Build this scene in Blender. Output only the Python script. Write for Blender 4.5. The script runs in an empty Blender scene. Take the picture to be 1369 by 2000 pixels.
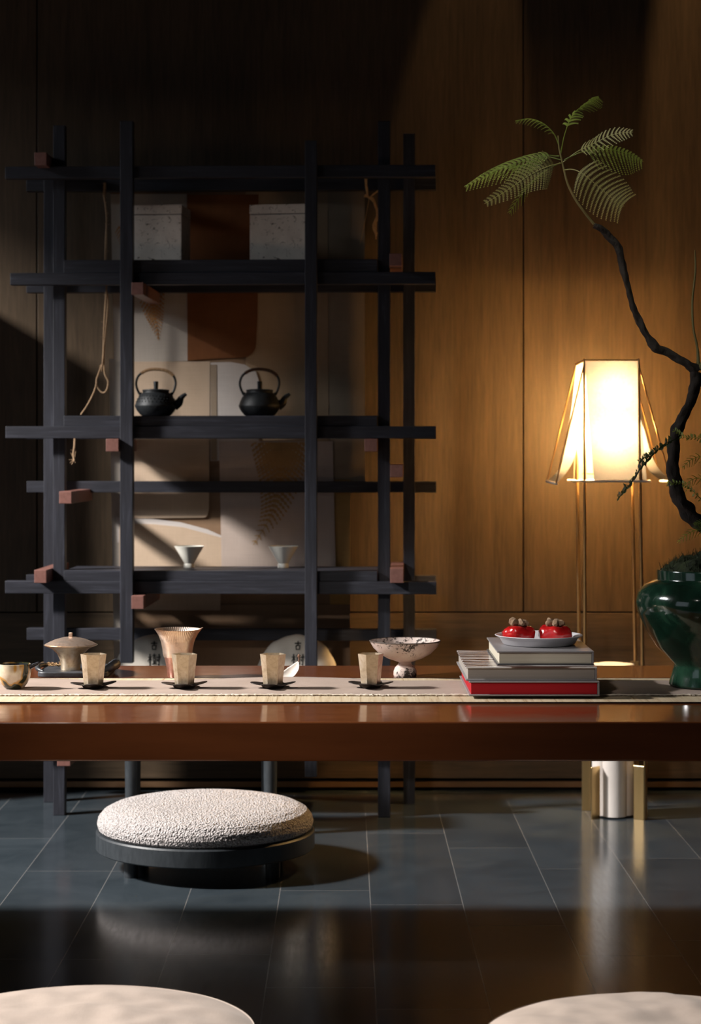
import bpy, bmesh, math, random
from mathutils import Vector, Matrix, noise as mnoise
R = math.radians
rnd = random.Random(7)
scene = bpy.context.scene
COL = scene.collection
F = 3888.9          # focal length in pixels of the 1369x2000 frame (70 mm lens)
H = 0.95            # lens height
VX, VY = 675.0, 880.0

def P(px, py, Z):
    return Vector(((px - VX) * Z / F, Z, H - (py - VY) * Z / F))
def X(px, Z): return (px - VX) * Z / F
def ZZ(py, Z): return H - (py - VY) * Z / F

# ------------------------------------------------------------------ materials
def new_mat(name):
    m = bpy.data.materials.new(name); m.use_nodes = True
    nt = m.node_tree; nt.nodes.clear()
    out = nt.nodes.new('ShaderNodeOutputMaterial')
    return m, nt, out
def link(nt, a, b): nt.links.new(a, b)
def coords(nt, stretch=(1, 1, 1), kind='Object'):
    tc = nt.nodes.new('ShaderNodeTexCoord'); mp = nt.nodes.new('ShaderNodeMapping')
    mp.inputs['Scale'].default_value = stretch
    link(nt, tc.outputs[kind], mp.inputs['Vector'])
    return mp.outputs['Vector']
def noise_tex(nt, vec, scale, detail=4, rough=.55, dist=0.0):
    n = nt.nodes.new('ShaderNodeTexNoise')
    n.inputs['Scale'].default_value = scale; n.inputs['Detail'].default_value = detail
    n.inputs['Roughness'].default_value = rough; n.inputs['Distortion'].default_value = dist
    link(nt, vec, n.inputs['Vector'])
    return n.outputs['Fac']
def ramp(nt, fac, stops):
    r = nt.nodes.new('ShaderNodeValToRGB')
    els = r.color_ramp.elements
    while len(els) < len(stops): els.new(0.5)
    for e, (p, c) in zip(els, stops):
        e.position = p; e.color = (*c, 1) if len(c) == 3 else c
    link(nt, fac, r.inputs['Fac'])
    return r.outputs['Color']
def mathn(nt, op, a, b=None, clamp=False):
    n = nt.nodes.new('ShaderNodeMath'); n.operation = op; n.use_clamp = clamp
    for i, v in enumerate((a, b)):
        if v is None: continue
        if isinstance(v, (int, float)): n.inputs[i].default_value = v
        else: link(nt, v, n.inputs[i])
    return n.outputs[0]
def mixc(nt, fac, a, b):
    n = nt.nodes.new('ShaderNodeMix'); n.data_type = 'RGBA'
    for i, v in ((0, fac), (6, a), (7, b)):
        if isinstance(v, (int, float)): n.inputs[i].default_value = v
        elif isinstance(v, tuple): n.inputs[i].default_value = (*v, 1)
        else: link(nt, v, n.inputs[i])
    return n.outputs[2]
def bump(nt, height, strength, dist=.002):
    b = nt.nodes.new('ShaderNodeBump'); b.inputs['Strength'].default_value = strength
    b.inputs['Distance'].default_value = dist
    link(nt, height, b.inputs['Height'])
    return b.outputs['Normal']
def principled(nt, out, color, rough=.5, metal=0.0, normal=None, coat=0.0, spec=.5, sheen=0.0, coat_rough=.05):
    p = nt.nodes.new('ShaderNodeBsdfPrincipled')
    for nm, v in (('Base Color', color), ('Roughness', rough), ('Metallic', metal), ('Coat Weight', coat),
                  ('Specular IOR Level', spec), ('Sheen Weight', sheen), ('Coat Roughness', coat_rough)):
        if isinstance(v, tuple): p.inputs[nm].default_value = (*v, 1)
        elif isinstance(v, (int, float)): p.inputs[nm].default_value = v
        else: link(nt, v, p.inputs[nm])
    if normal is not None: link(nt, normal, p.inputs['Normal'])
    link(nt, p.outputs[0], out.inputs['Surface'])
    return p
def mat(name, c1, c2=None, scale=20, stretch=(1, 1, 1), rough=.5, metal=0, bmp=0, bscale=None, bstretch=None,
        coat=0, spec=.5, detail=5, lo=.3, hi=.7, dist=0, sheen=0, bdist=.002):
    m, nt, out = new_mat(name)
    v = coords(nt, stretch)
    n = noise_tex(nt, v, scale, detail, .6, dist)
    col = ramp(nt, n, [(lo, c1), (hi, c2 or c1)])
    nrm = None
    if bmp:
        vb = coords(nt, bstretch) if bstretch else v
        nb = noise_tex(nt, vb, bscale or scale, 6, .65)
        nrm = bump(nt, nb, bmp, bdist)
    principled(nt, out, col, rough, metal, nrm, coat, spec, sheen)
    return m

M = {}
def wood_wall(name, stretch):
    m, nt, out = new_mat(name)
    v = coords(nt, stretch)
    a = noise_tex(nt, v, 14, 8, .65, .4)
    v2 = coords(nt, tuple(s * .25 for s in stretch))
    b = noise_tex(nt, v2, 6, 4, .6, 1.2)
    f = mathn(nt, 'ADD', mathn(nt, 'MULTIPLY', a, .6), mathn(nt, 'MULTIPLY', b, .4))
    col = ramp(nt, f, [(.30, (.044, .029, .017)), (.5, (.080, .054, .032)), (.70, (.120, .081, .049))])
    principled(nt, out, col, .50, 0, bump(nt, a, .18, .001), 0, .35)
    return m
M['wall'] = wood_wall('dark_oak_panel', (9, 9, .55))
M['wall_rail'] = wood_wall('dark_oak_rail', (.55, 9, 9))
M['gap'] = mat('panel_gap', (.006, .005, .004), rough=.9)
M['plaster'] = mat('dark_plaster', (.05, .048, .045), (.06, .057, .052), 6, rough=.85)
def shelf_wood(name, stretch):
    m, nt, out = new_mat(name)
    v = coords(nt, stretch)
    a = noise_tex(nt, v, 30, 8, .7, .5)
    col = ramp(nt, a, [(.28, (.012, .0125, .017)), (.55, (.025, .026, .035)), (.78, (.060, .063, .083))])
    principled(nt, out, col, .48, 0, bump(nt, a, .25, .0008), 0, .4)
    return m
M['post'] = shelf_wood('black_stained_post', (4, 4, .22))
M['beam'] = shelf_wood('black_stained_beam', (.22, 4, 4))
M['copper'] = mat('red_brown_wood', (.17, .075, .06), (.23, .105, .085), 40, (3, .4, 3), rough=.45)
M['lacquer'] = None
def lacquer():
    m, nt, out = new_mat('brown_lacquer')
    v = coords(nt, (.5, 4, 4))
    a = noise_tex(nt, v, 7, 5, .6)
    col = ramp(nt, a, [(.3, (.118, .036, .012)), (.7, (.158, .049, .016))])
    vs = coords(nt, (1, 1, 1)); s = noise_tex(nt, vs, 30, 3, .6)
    rg = ramp(nt, s, [(.3, (.10,) * 3), (.7, (.16,) * 3)])
    principled(nt, out, col, rg, 0, None, 0, .5)
    return m
M['lacquer'] = lacquer()
def slate():
    m, nt, out = new_mat('slate_plank_tiles')
    tc = nt.nodes.new('ShaderNodeTexCoord'); sx = nt.nodes.new('ShaderNodeSeparateXYZ')
    link(nt, tc.outputs['Object'], sx.inputs[0])
    W, L = .1935, .778
    xr = mathn(nt, 'DIVIDE', mathn(nt, 'SUBTRACT', sx.outputs[0], .052), W)
    row = mathn(nt, 'FLOOR', xr)
    wn = nt.nodes.new('ShaderNodeTexWhiteNoise'); wn.noise_dimensions = '1D'
    link(nt, mathn(nt, 'ADD', row, 13.37), wn.inputs['W'])
    fx = mathn(nt, 'FRACT', xr)
    yr = mathn(nt, 'ADD', mathn(nt, 'DIVIDE', sx.outputs[1], L), wn.outputs['Value'])
    fy = mathn(nt, 'FRACT', yr)
    col_i = mathn(nt, 'FLOOR', yr)
    def edge(f, w):
        d = mathn(nt, 'MINIMUM', f, mathn(nt, 'SUBTRACT', 1.0, f))
        return mathn(nt, 'LESS_THAN', d, w)
    g = mathn(nt, 'MAXIMUM', edge(fx, .0011 / W), edge(fy, .0011 / L))
    wn2 = nt.nodes.new('ShaderNodeTexWhiteNoise'); wn2.noise_dimensions = '2D'
    cv = nt.nodes.new('ShaderNodeCombineXYZ'); link(nt, row, cv.inputs[0]); link(nt, col_i, cv.inputs[1])
    link(nt, cv.outputs[0], wn2.inputs['Vector'])
    v = coords(nt, (1, 1, 1))
    a = noise_tex(nt, v, 5, 8, .65, .8)
    b = noise_tex(nt, coords(nt, (22, 3, 1)), 5, 6, .7)
    base = ramp(nt, a, [(.3, (.026, .035, .043)), (.7, (.046, .058, .068))])
    # pale scuffs with a shape of their own
    sc = noise_tex(nt, coords(nt, (1, 2.6, 1)), 9, 8, .75, 2.5)
    scm = ramp(nt, sc, [(.62, (0, 0, 0)), (.80, (1, 1, 1))])
    base = mixc(nt, mathn(nt, 'MULTIPLY', scm, .35), base, (.11, .12, .13))
    tint = mathn(nt, 'ADD', mathn(nt, 'MULTIPLY', wn2.outputs['Value'], .35), .82)
    tn = nt.nodes.new('ShaderNodeCombineColor')
    for i in range(3): link(nt, tint, tn.inputs[i])
    mm = nt.nodes.new('ShaderNodeMix'); mm.data_type = 'RGBA'; mm.blend_type = 'MULTIPLY'; mm.inputs[0].default_value = 1
    link(nt, base, mm.inputs[6]); link(nt, tn.outputs[0], mm.inputs[7])
    col = mixc(nt, g, mm.outputs[2], (.14, .14, .14))
    rg = ramp(nt, b, [(.3, (.13,) * 3), (.7, (.20,) * 3)])
    hgt = mathn(nt, 'SUBTRACT', mathn(nt, 'MULTIPLY', b, .05), g)
    principled(nt, out, col, rg, 0, bump(nt, hgt, .22, .001), 0, .5)
    return m
M['slate'] = slate()
def boucle():
    m, nt, out = new_mat('cream_boucle')
    v = coords(nt)
    wob = nt.nodes.new('ShaderNodeTexNoise'); wob.inputs['Scale'].default_value = 120; link(nt, v, wob.inputs['Vector'])
    add = nt.nodes.new('ShaderNodeVectorMath'); add.operation = 'MULTIPLY_ADD'
    link(nt, wob.outputs['Color'], add.inputs[0]); add.inputs[1].default_value = (.006, .006, .006); link(nt, v, add.inputs[2])
    vo = nt.nodes.new('ShaderNodeTexVoronoi'); vo.inputs['Scale'].default_value = 230; link(nt, add.outputs[0], vo.inputs['Vector'])
    d = vo.outputs['Distance']
    col = ramp(nt, d, [(.15, (.62, .575, .56)), (.55, (.47, .43, .42)), (.85, (.26, .23, .22))])
    principled(nt, out, col, .95, 0, bump(nt, mathn(nt, 'SUBTRACT', 1.0, d), 1.0, .005), 0, .2, .2)
    return m
M['boucle'] = boucle()
M['stool'] = mat('charcoal_wood', (.020, .024, .028), (.036, .042, .048), 30, (3, 3, 1), rough=.42, bmp=.1, bscale=60)
def linen(name, c1, c2):
    m, nt, out = new_mat(name)
    v = coords(nt, (1, 1, 1))
    a = noise_tex(nt, v, 14, 6, .6, .4)
    w1 = noise_tex(nt, coords(nt, (300, 20, 20)), 3, 2); w2 = noise_tex(nt, coords(nt, (20, 300, 300)), 3, 2)
    wv = mathn(nt, 'ADD', w1, w2)
    col = ramp(nt, a, [(.3, c1), (.7, c2)])
    col = mixc(nt, mathn(nt, 'MULTIPLY', wv, .22), col, tuple(x * .55 for x in c1))
    principled(nt, out, col, .9, 0, bump(nt, wv, .25, .0008), 0, .2, .1)
    return m
M['linen'] = linen('beige_linen', (.41, .33, .275), (.48, .39, .33))
M['runner'] = linen('blush_linen_runner', (.33, .245, .195), (.40, .305, .25))
M['fray'] = mat('frayed_cotton', (.70, .62, .52), (.8, .72, .62), 90, rough=.95)
def bamboo():
    m, nt, out = new_mat('split_bamboo')
    a = noise_tex(nt, coords(nt, (60, 1.2, 1)), 3, 4, .7)
    b = noise_tex(nt, coords(nt, (9, 1.5, 1)), 3, 3, .6)
    col = ramp(nt, a, [(.28, (.26, .17, .08)), (.42, (.52, .41, .27)), (.7, (.62, .53, .38))])
    col = mixc(nt, ramp(nt, b, [(.62, (0, 0, 0)), (.70, (.6, .6, .6))]), col, (.50, .36, .19))
    principled(nt, out, col, .6, 0, bump(nt, a, .5, .001), 0, .3)
    return m
M['bamboo'] = bamboo()
M['mat_edge'] = mat('dark_brown_edge', (.03, .017, .014), rough=.8)
def silver(name, c1, c2, c3, rough=.34):
    m, nt, out = new_mat(name)
    v = coords(nt, (1, 1, 1))
    a = noise_tex(nt, v, 38, 6, .65, .6)
    b = noise_tex(nt, v, 150, 4, .6)
    f = mathn(nt, 'ADD', mathn(nt, 'MULTIPLY', a, .75), mathn(nt, 'MULTIPLY', b, .25))
    col = ramp(nt, f, [(.32, c3), (.47, c2), (.66, c1)])
    rg = ramp(nt, a, [(.3, (rough + .18,) * 3), (.7, (rough,) * 3)])
    principled(nt, out, col, rg, .85, bump(nt, b, .25, .0006), 0, .5)
    return m
M['silver'] = silver('aged_silver', (.88, .79, .65), (.70, .57, .41), (.44, .33, .20), .28)
M['rose_silver'] = silver('rose_silver', (.82, .68, .58), (.74, .55, .43), (.36, .26, .21), .28)
M['copper_metal'] = silver('pinkish_copper', (.70, .42, .34), (.55, .29, .22), (.3, .15, .11), .25)
M['dark_glaze'] = mat('dark_inner_glaze', (.012, .014, .02), (.03, .032, .04), 30, rough=.15)
M['iron'] = mat('dark_iron', (.014, .011, .010), (.040, .030, .026), 60, rough=.42, metal=.5, bmp=.3, bscale=120)
M['cast_iron'] = mat('cast_iron', (.008, .010, .012), (.020, .023, .026), 90, rough=.5, metal=.1, bmp=.25, bscale=260, spec=.4)
M['cord_tan'] = mat('tan_cord', (.30, .18, .09), (.45, .29, .16), 200, rough=.9)
M['cord_dark'] = mat('dark_brown_cord', (.06, .028, .014), (.11, .05, .025), 200, rough=.9)
M['twine'] = mat('jute_twine', (.24, .15, .08), (.42, .28, .17), 220, rough=.95)
M['raffia'] = mat('dry_raffia', (.55, .30, .11), (.70, .42, .18), 200, rough=.9)
M['porcelain'] = mat('white_porcelain', (.78, .76, .68), (.82, .80, .73), 15, rough=.3, coat=.3)
def flecked():
    m, nt, out = new_mat('flecked_mulberry_paper')
    v = coords(nt, (1, 1, 1))
    big = noise_tex(nt, v, 25, 4, .6)
    line = noise_tex(nt, v, 55, 1, .3, 1.0)
    d = mathn(nt, 'ABSOLUTE', mathn(nt, 'SUBTRACT', line, .5))
    on = mathn(nt, 'LESS_THAN', d, .013)
    msk = mathn(nt, 'GREATER_THAN', noise_tex(nt, v, 62, 2, .5, .3), .535)
    fleck = mathn(nt, 'MULTIPLY', on, msk)
    col = ramp(nt, big, [(.3, (.62, .55, .48)), (.7, (.74, .67, .59))])
    col = mixc(nt, mathn(nt, 'MULTIPLY', fleck, .9), col, (.09, .06, .04))
    principled(nt, out, col, .85, 0, None, 0, .2)
    return m
M['paper'] = flecked()
M['brass'] = mat('brushed_brass', (.62, .42, .18), (.72, .50, .24), 30, (1, 1, .1), rough=.3, metal=1)
M['bronze'] = mat('bronze_tube', (.48, .27, .10), (.58, .34, .14), 30, rough=.35, metal=.9)
M['marble'] = mat('pale_travertine', (.62, .56, .52), (.76, .71, .67), 12, (1, 1, .5), rough=.4, bmp=.15, bscale=40)
def lamp_cloth(name, c1, c2, clear):
    m, nt, out = new_mat(name)
    w1 = noise_tex(nt, coords(nt, (60, 60, 500)), 2, 2); w2 = noise_tex(nt, coords(nt, (500, 500, 60)), 2, 2)
    wv = mathn(nt, 'MULTIPLY', mathn(nt, 'ADD', w1, w2), .5)
    col = ramp(nt, wv, [(.35, c1), (.65, c2)])
    tr = nt.nodes.new('ShaderNodeBsdfTranslucent'); df = nt.nodes.new('ShaderNodeBsdfDiffuse')
    tp = nt.nodes.new('ShaderNodeBsdfTransparent'); tp.inputs['Color'].default_value = (1, .92, .78, 1)
    link(nt, col, tr.inputs['Color']); link(nt, col, df.inputs['Color'])
    a = nt.nodes.new('ShaderNodeMixShader'); a.inputs[0].default_value = .35
    link(nt, tr.outputs[0], a.inputs[1]); link(nt, df.outputs[0], a.inputs[2])
    b = nt.nodes.new('ShaderNodeMixShader'); b.inputs[0].default_value = clear
    link(nt, a.outputs[0], b.inputs[1]); link(nt, tp.outputs[0], b.inputs[2])
    link(nt, b.outputs[0], out.inputs['Surface'])
    return m
M['shade'] = lamp_cloth('raw_silk_shade', (.60, .51, .38), (.74, .66, .51), .27)
M['shade_front'] = lamp_cloth('dimmed_silk_shade', (.033, .036, .046), (.043, .047, .059), .0)  # front and top cloth coloured dark and bluish to hold down its glow
M['shade_side'] = lamp_cloth('dimmed_silk_flap', (.13, .13, .14), (.16, .16, .17), .06)  # flap cloth coloured darker to dim its glow
def bulb_mat():
    m, nt, out = new_mat('glowing_bulb')
    e = nt.nodes.new('ShaderNodeEmission'); e.inputs['Color'].default_value = (1, .66, .30, 1); e.inputs['Strength'].default_value = 16
    link(nt, e.outputs[0], out.inputs['Surface'])
    return m
M['bulb'] = bulb_mat()
def vase_glaze():
    m, nt, out = new_mat('green_glaze')
    v = coords(nt, (1, 1, .8))
    a = noise_tex(nt, v, 9, 5, .6, 1.2)
    col = ramp(nt, a, [(.30, (.004, .010, .006)), (.46, (.008, .030, .018)), (.58, (.020, .062, .036)), (.70, (.085, .095, .035))])
    principled(nt, out, col, .14, 0, bump(nt, noise_tex(nt, v, 22, 3, .5), .10, .004), .5, .5)
    return m
M['vase'] = vase_glaze()
M['bark'] = mat('dark_bark', (.010, .007, .006), (.035, .026, .020), 60, (1, 1, .5), rough=.85, bmp=.9, bscale=90, bdist=.004)
M['stem'] = mat('green_stem', (.16, .15, .05), (.24, .20, .08), 40, rough=.6)
def leaf_mat(name, c1, c2):
    m, nt, out = new_mat(name)
    col = ramp(nt, noise_tex(nt, coords(nt), 25, 3), [(.3, c1), (.7, c2)])
    p = nt.nodes.new('ShaderNodeBsdfPrincipled'); p.inputs['Roughness'].default_value = .5
    link(nt, col, p.inputs['Base Color'])
    t = nt.nodes.new('ShaderNodeBsdfTranslucent'); link(nt, col, t.inputs['Color'])
    mx = nt.nodes.new('ShaderNodeMixShader'); mx.inputs[0].default_value = .35
    link(nt, p.outputs[0], mx.inputs[1]); link(nt, t.outputs[0], mx.inputs[2]); link(nt, mx.outputs[0], out.inputs['Surface'])
    return m
M['leaf'] = leaf_mat('fern_green', (.20, .29, .045), (.36, .46, .10))
M['leaf_pale'] = leaf_mat('fern_pale_underside', (.38, .40, .14), (.52, .52, .24))
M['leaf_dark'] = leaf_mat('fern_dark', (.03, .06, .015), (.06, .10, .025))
M['moss'] = mat('dark_moss', (.010, .016, .006), (.04, .055, .018), 60, rough=.95, bmp=.8, bscale=90, bdist=.006)
def ceramic():
    m, nt, out = new_mat('blotched_glaze')
    v = coords(nt, (1, 1, 1))
    base = ramp(nt, noise_tex(nt, v, 60, 5, .6), [(.3, (.55, .45, .32)), (.7, (.72, .62, .48))])
    a = noise_tex(nt, v, 20, 2, .4, .5)
    gold = ramp(nt, a, [(.46, (0, 0, 0)), (.49, (1, 1, 1))])
    col = mixc(nt, gold, base, (.50, .27, .06))
    dark = ramp(nt, a, [(.505, (0, 0, 0)), (.52, (1, 1, 1))])
    col = mixc(nt, dark, col, (.030, .035, .018))
    principled(nt, out, col, .2, .15, None, .5, .5)
    return m
M['ceramic'] = ceramic()
def speckled():
    m, nt, out = new_mat('speckled_white_slip')
    v = coords(nt, (1, 1, 1))
    base = ramp(nt, noise_tex(nt, v, 22, 4, .6), [(.3, (.52, .39, .34)), (.7, (.66, .58, .54))])
    sp = noise_tex(nt, v, 150, 6, .72, .4)
    patch = noise_tex(nt, v, 26, 3, .6)
    sx = nt.nodes.new('ShaderNodeSeparateXYZ'); link(nt, v, sx.inputs[0])
    hz = mathn(nt, 'MULTIPLY', mathn(nt, 'ABSOLUTE', mathn(nt, 'SUBTRACT', sx.outputs[2], .042)), 4.2)
    f = mathn(nt, 'ADD', mathn(nt, 'ADD', sp, mathn(nt, 'MULTIPLY', mathn(nt, 'SUBTRACT', patch, .5), .7)), hz)
    k = ramp(nt, f, [(.64, (0, 0, 0)), (.70, (1, 1, 1))])
    col = mixc(nt, k, base, (.05, .04, .035))
    principled(nt, out, col, .6, 0, bump(nt, sp, .5, .0012), 0, .3)
    return m
M['speckled'] = speckled()
M['rimblack'] = mat('burnt_rim', (.03, .022, .018), (.10, .07, .05), 90, rough=.6)
M['plate'] = mat('grey_white_plate', (.66, .65, .68), (.70, .69, .72), 12, rough=.35)
M['persimmon'] = mat('glossy_red', (.42, .008, .010), (.58, .016, .016), 40, rough=.14, coat=.7, bmp=.5, bscale=38, bdist=.004)
M['calyx'] = mat('dry_calyx', (.20, .12, .07), (.36, .25, .16), 120, rough=.9, bmp=.5, bscale=200)
def pages(name, c1, c2):
    m, nt, out = new_mat(name)
    n = noise_tex(nt, coords(nt, (1, 1, 1200)), 1.5, 2)
    col = ramp(nt, n, [(.3, c1), (.7, c2)])
    principled(nt, out, col, .75, 0, None, 0, .25)
    return m
M['page_white'] = pages('white_pages', (.26, .235, .21), (.36, .33, .30))
M['page_cream'] = pages('ivory_pages', (.50, .45, .36), (.62, .57, .46))
M['page_red'] = pages('red_edged_pages', (.34, .006, .012), (.42, .010, .018))
M['cover_grey'] = mat('grey_cover', (.23, .22, .23), (.27, .26, .27), 30, rough=.35)
M['cover_dark'] = mat('dark_cover', (.05, .05, .055), (.07, .07, .075), 30, rough=.3)
def photo_cover():
    m, nt, out = new_mat('swirled_photo_cover')
    w = nt.nodes.new('ShaderNodeTexWave'); w.inputs['Scale'].default_value = 5; w.inputs['Distortion'].default_value = 9
    w.inputs['Detail'].default_value = 3; w.bands_direction = 'Y'
    link(nt, coords(nt, (1, 2.2, 1)), w.inputs['Vector'])
    col = ramp(nt, w.outputs['Fac'], [(.25, (.10, .055, .045)), (.5, (.22, .14, .12)), (.62, (.60, .56, .54)), (.9, (.72, .70, .69))])
    principled(nt, out, col, .22, 0, None, .3, .5)
    return m
M['cover_photo'] = photo_cover()
M['tray'] = mat('black_slate_tray', (.016, .018, .022), (.05, .055, .065), 40, rough=.45, bmp=.3, bscale=80)
M['tealeaf'] = mat('dry_tea', (.20, .06, .03), (.55, .40, .18), 300, rough=.8)
M['scoop'] = mat('pale_leaf', (.62, .56, .50), (.74, .68, .62), 30, rough=.5)
M['scoop_tip'] = mat('brown_stem_tip', (.10, .05, .03), (.2, .1, .06), 60, rough=.7)
M['ink'] = mat('brush_ink', (.012, .011, .010), rough=.7)
M['wrap'] = mat('white_cotton_paper', (.66, .60, .52), (.76, .70, .62), 24, rough=.9, bmp=.3, bscale=20, bdist=.003)
M['red_seal'] = mat('faded_red_ink', (.35, .08, .04), rough=.7)
def cloth(name, c1, c2):
    m, nt, out = new_mat(name)
    v = coords(nt, (1, 1, 1))
    a = noise_tex(nt, v, 5, 5, .6, .6)
    w1 = noise_tex(nt, coords(nt, (220, 1, 6)), 2, 3, .6); w2 = noise_tex(nt, coords(nt, (6, 1, 220)), 2, 3, .6)
    wv = mathn(nt, 'ADD', w1, w2)
    col = ramp(nt, a, [(.3, c1), (.7, c2)])
    col = mixc(nt, mathn(nt, 'MULTIPLY', mathn(nt, 'SUBTRACT', wv, .6), .5, True), col, tuple(x * .6 for x in c1))
    principled(nt, out, col, .85, 0, bump(nt, wv, .3, .0008), 0, .2)
    return m
M['c_base'] = cloth('brown_backing', (.26, .16, .095), (.34, .22, .14))
M['c_grey'] = cloth('grey_beige_silk', (.46, .41, .36), (.54, .48, .42))
M['c_beige'] = cloth('warm_beige_silk', (.56, .42, .30), (.66, .50, .37))
M['c_rust'] = cloth('rust_dyed_silk', (.17, .062, .022), (.28, .11, .042))
M['c_tan'] = cloth('tan_silk', (.42, .30, .19), (.50, .36, .24))
M['c_pale'] = cloth('pale_grey_silk', (.60, .55, .52), (.68, .62, .58))
M['c_pink'] = cloth('pale_blush_silk', (.54, .44, .38), (.62, .51, .45))
M['c_gold'] = cloth('golden_silk', (.44, .26, .09), (.55, .34, .13))
M['c_strip'] = cloth('greyed_strip_silk', (.32, .25, .18), (.40, .31, .23))
M['print'] = mat('fern_dye', (.36, .20, .07), (.46, .27, .10), 40, rough=.85)
M['print_rust'] = mat('fern_dye_rust', (.36, .17, .05), (.45, .22, .07), 40, rough=.85)
M['trim_glow'] = mat('satin_copper_trim', (.30, .17, .09), (.34, .20, .11), 20, rough=.3, metal=.6)

# ------------------------------------------------------------------ mesh helpers
class MB:
    def __init__(s): s.v = []; s.f = []
    def box(s, a, b):
        x0, y0, z0 = (min(a[i], b[i]) for i in range(3)); x1, y1, z1 = (max(a[i], b[i]) for i in range(3))
        n = len(s.v)
        s.v += [Vector(p) for p in ((x0, y0, z0), (x1, y0, z0), (x1, y1, z0), (x0, y1, z0), (x0, y0, z1), (x1, y0, z1), (x1, y1, z1), (x0, y1, z1))]
        s.f += [tuple(n + i for i in q) for q in ((3, 2, 1, 0), (4, 5, 6, 7), (0, 1, 5, 4), (1, 2, 6, 5), (2, 3, 7, 6), (3, 0, 4, 7))]
        return s
    def lathe(s, prof, n=64, c=(0, 0, 0), jitter=None, cap=True):
        c = Vector(c); base = len(s.v); rings = []
        for (r, z) in prof:
            if r < 1e-6:
                s.v.append(c + Vector((0, 0, z))); rings.append([len(s.v) - 1]); continue
            ring = []
            for k in range(n):
                t = 2 * math.pi * k / n
                p = Vector((r * math.cos(t), r * math.sin(t), z))
                if jitter: p = jitter(p, t)
                s.v.append(c + p); ring.append(len(s.v) - 1)
            rings.append(ring)
        for a, b in zip(rings, rings[1:]):
            if len(a) == 1 and len(b) == 1: continue
            for k in range(n):
                k2 = (k + 1) % n
                if len(a) == 1: s.f.append((a[0], b[k2], b[k]))
                elif len(b) == 1: s.f.append((a[k], a[k2], b[0]))
                else: s.f.append((a[k], a[k2], b[k2], b[k]))
        return s
    def tube(s, pts, rad, n=10, wob=0, caps=True):
        pts = [Vector(p) for p in pts]
        if isinstance(rad, (int, float)): rad = [rad] * len(pts)
        T = []
        for i in range(len(pts)):
            a = pts[max(i - 1, 0)]; b = pts[min(i + 1, len(pts) - 1)]
            T.append((b - a).normalized())
        up = Vector((0, 0, 1)) if abs(T[0].z) < .9 else Vector((0, 1, 0))
        u = T[0].cross(up).normalized(); rings = []
        for i, p in enumerate(pts):
            u = (u - T[i] * u.dot(T[i])).normalized(); w = T[i].cross(u)
            ring = []
            for k in range(n):
                t = 2 * math.pi * k / n
                r = rad[i]
                if wob: r *= 1 + wob * (mnoise.noise(p * 60 + Vector((math.cos(t), math.sin(t), 0)) * 1.3))
                s.v.append(p + (u * math.cos(t) + w * math.sin(t)) * r); ring.append(len(s.v) - 1)
            rings.append(ring)
        for a, b in zip(rings, rings[1:]):
            for k in range(n):
                k2 = (k + 1) % n; s.f.append((a[k], a[k2], b[k2], b[k]))
        if caps:
            s.f.append(tuple(reversed(rings[0]))); s.f.append(tuple(rings[-1]))
        return s
    def grid(s, fn, nu, nv, closed_u=False):
        b = len(s.v)
        for j in range(nv + 1):
            for i in range(nu + (0 if closed_u else 1)):
                s.v.append(Vector(fn(i / nu, j / nv)))
        w = nu if closed_u else nu + 1
        for j in range(nv):
            for i in range(nu):
                i2 = (i + 1) % w
                s.f.append((b + j * w + i, b + j * w + i2, b + (j + 1) * w + i2, b + (j + 1) * w + i))
        return s
    def poly(s, pts):
        b = len(s.v); s.v += [Vector(p) for p in pts]; s.f.append(tuple(range(b, b + len(pts)))); return s
    def prism(s, ring0, ring1, cap0=True, cap1=True):
        b = len(s.v); n = len(ring0)
        s.v += [Vector(p) for p in ring0] + [Vector(p) for p in ring1]
        for k in range(n):
            k2 = (k + 1) % n; s.f.append((b + k, b + k2, b + n + k2, b + n + k))
        if cap0: s.f.append(tuple(b + k for k in reversed(range(n))))
        if cap1: s.f.append(tuple(b + n + k for k in range(n)))
        return s
    def build(s, name, m, parent=None, smooth=False, bev=0, world=True, angle=40, solid=0, sub=0):
        me = bpy.data.meshes.new(name)
        off = parent_world(parent) if (parent is not None and world) else Vector((0, 0, 0))
        me.from_pydata([v - off for v in s.v], [], s.f)
        bm = bmesh.new(); bm.from_mesh(me)
        bmesh.ops.recalc_face_normals(bm, faces=bm.faces); bm.to_mesh(me); bm.free()
        if smooth:
            for p in me.polygons: p.use_smooth = True
            me.set_sharp_from_angle(angle=R(angle))
        me.materials.append(m)
        o = bpy.data.objects.new(name, me); COL.objects.link(o)
        if parent is not None: o.parent = parent
        if solid:
            md = o.modifiers.new('thickness', 'SOLIDIFY'); md.thickness = solid; md.offset = 0
        if bev:
            md = o.modifiers.new('soft_edge', 'BEVEL'); md.width = bev; md.segments = 2; md.limit_method = 'ANGLE'; md.harden_normals = False
        if sub:
            md = o.modifiers.new('smooth', 'SUBSURF'); md.levels = sub; md.render_levels = sub
        return o
def parent_world(o):
    p = Vector((0, 0, 0))
    while o is not None: p += o.location; o = o.parent
    return p
def tag(o, label, cat, group=None):
    o['label'] = label; o['category'] = cat
    if group: o['group'] = group
    return o
def thing(name, label, cat, loc, group=None):
    o = bpy.data.objects.new(name, None); COL.objects.link(o); o.location = loc; o.empty_display_size = .02
    return tag(o, label, cat, group)
def struct(o): o['kind'] = 'structure'; return o
def dup(root, loc, label, rotz=None):
    r = root.copy(); COL.objects.link(r); r.location = loc; r['label'] = label
    if rotz is not None: r.rotation_euler = (0, 0, rotz)
    for ch in root.children:
        c = ch.copy(); COL.objects.link(c); c.parent = r
        for g in ch.children:
            d = g.copy(); COL.objects.link(d); d.parent = c
    return r
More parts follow.
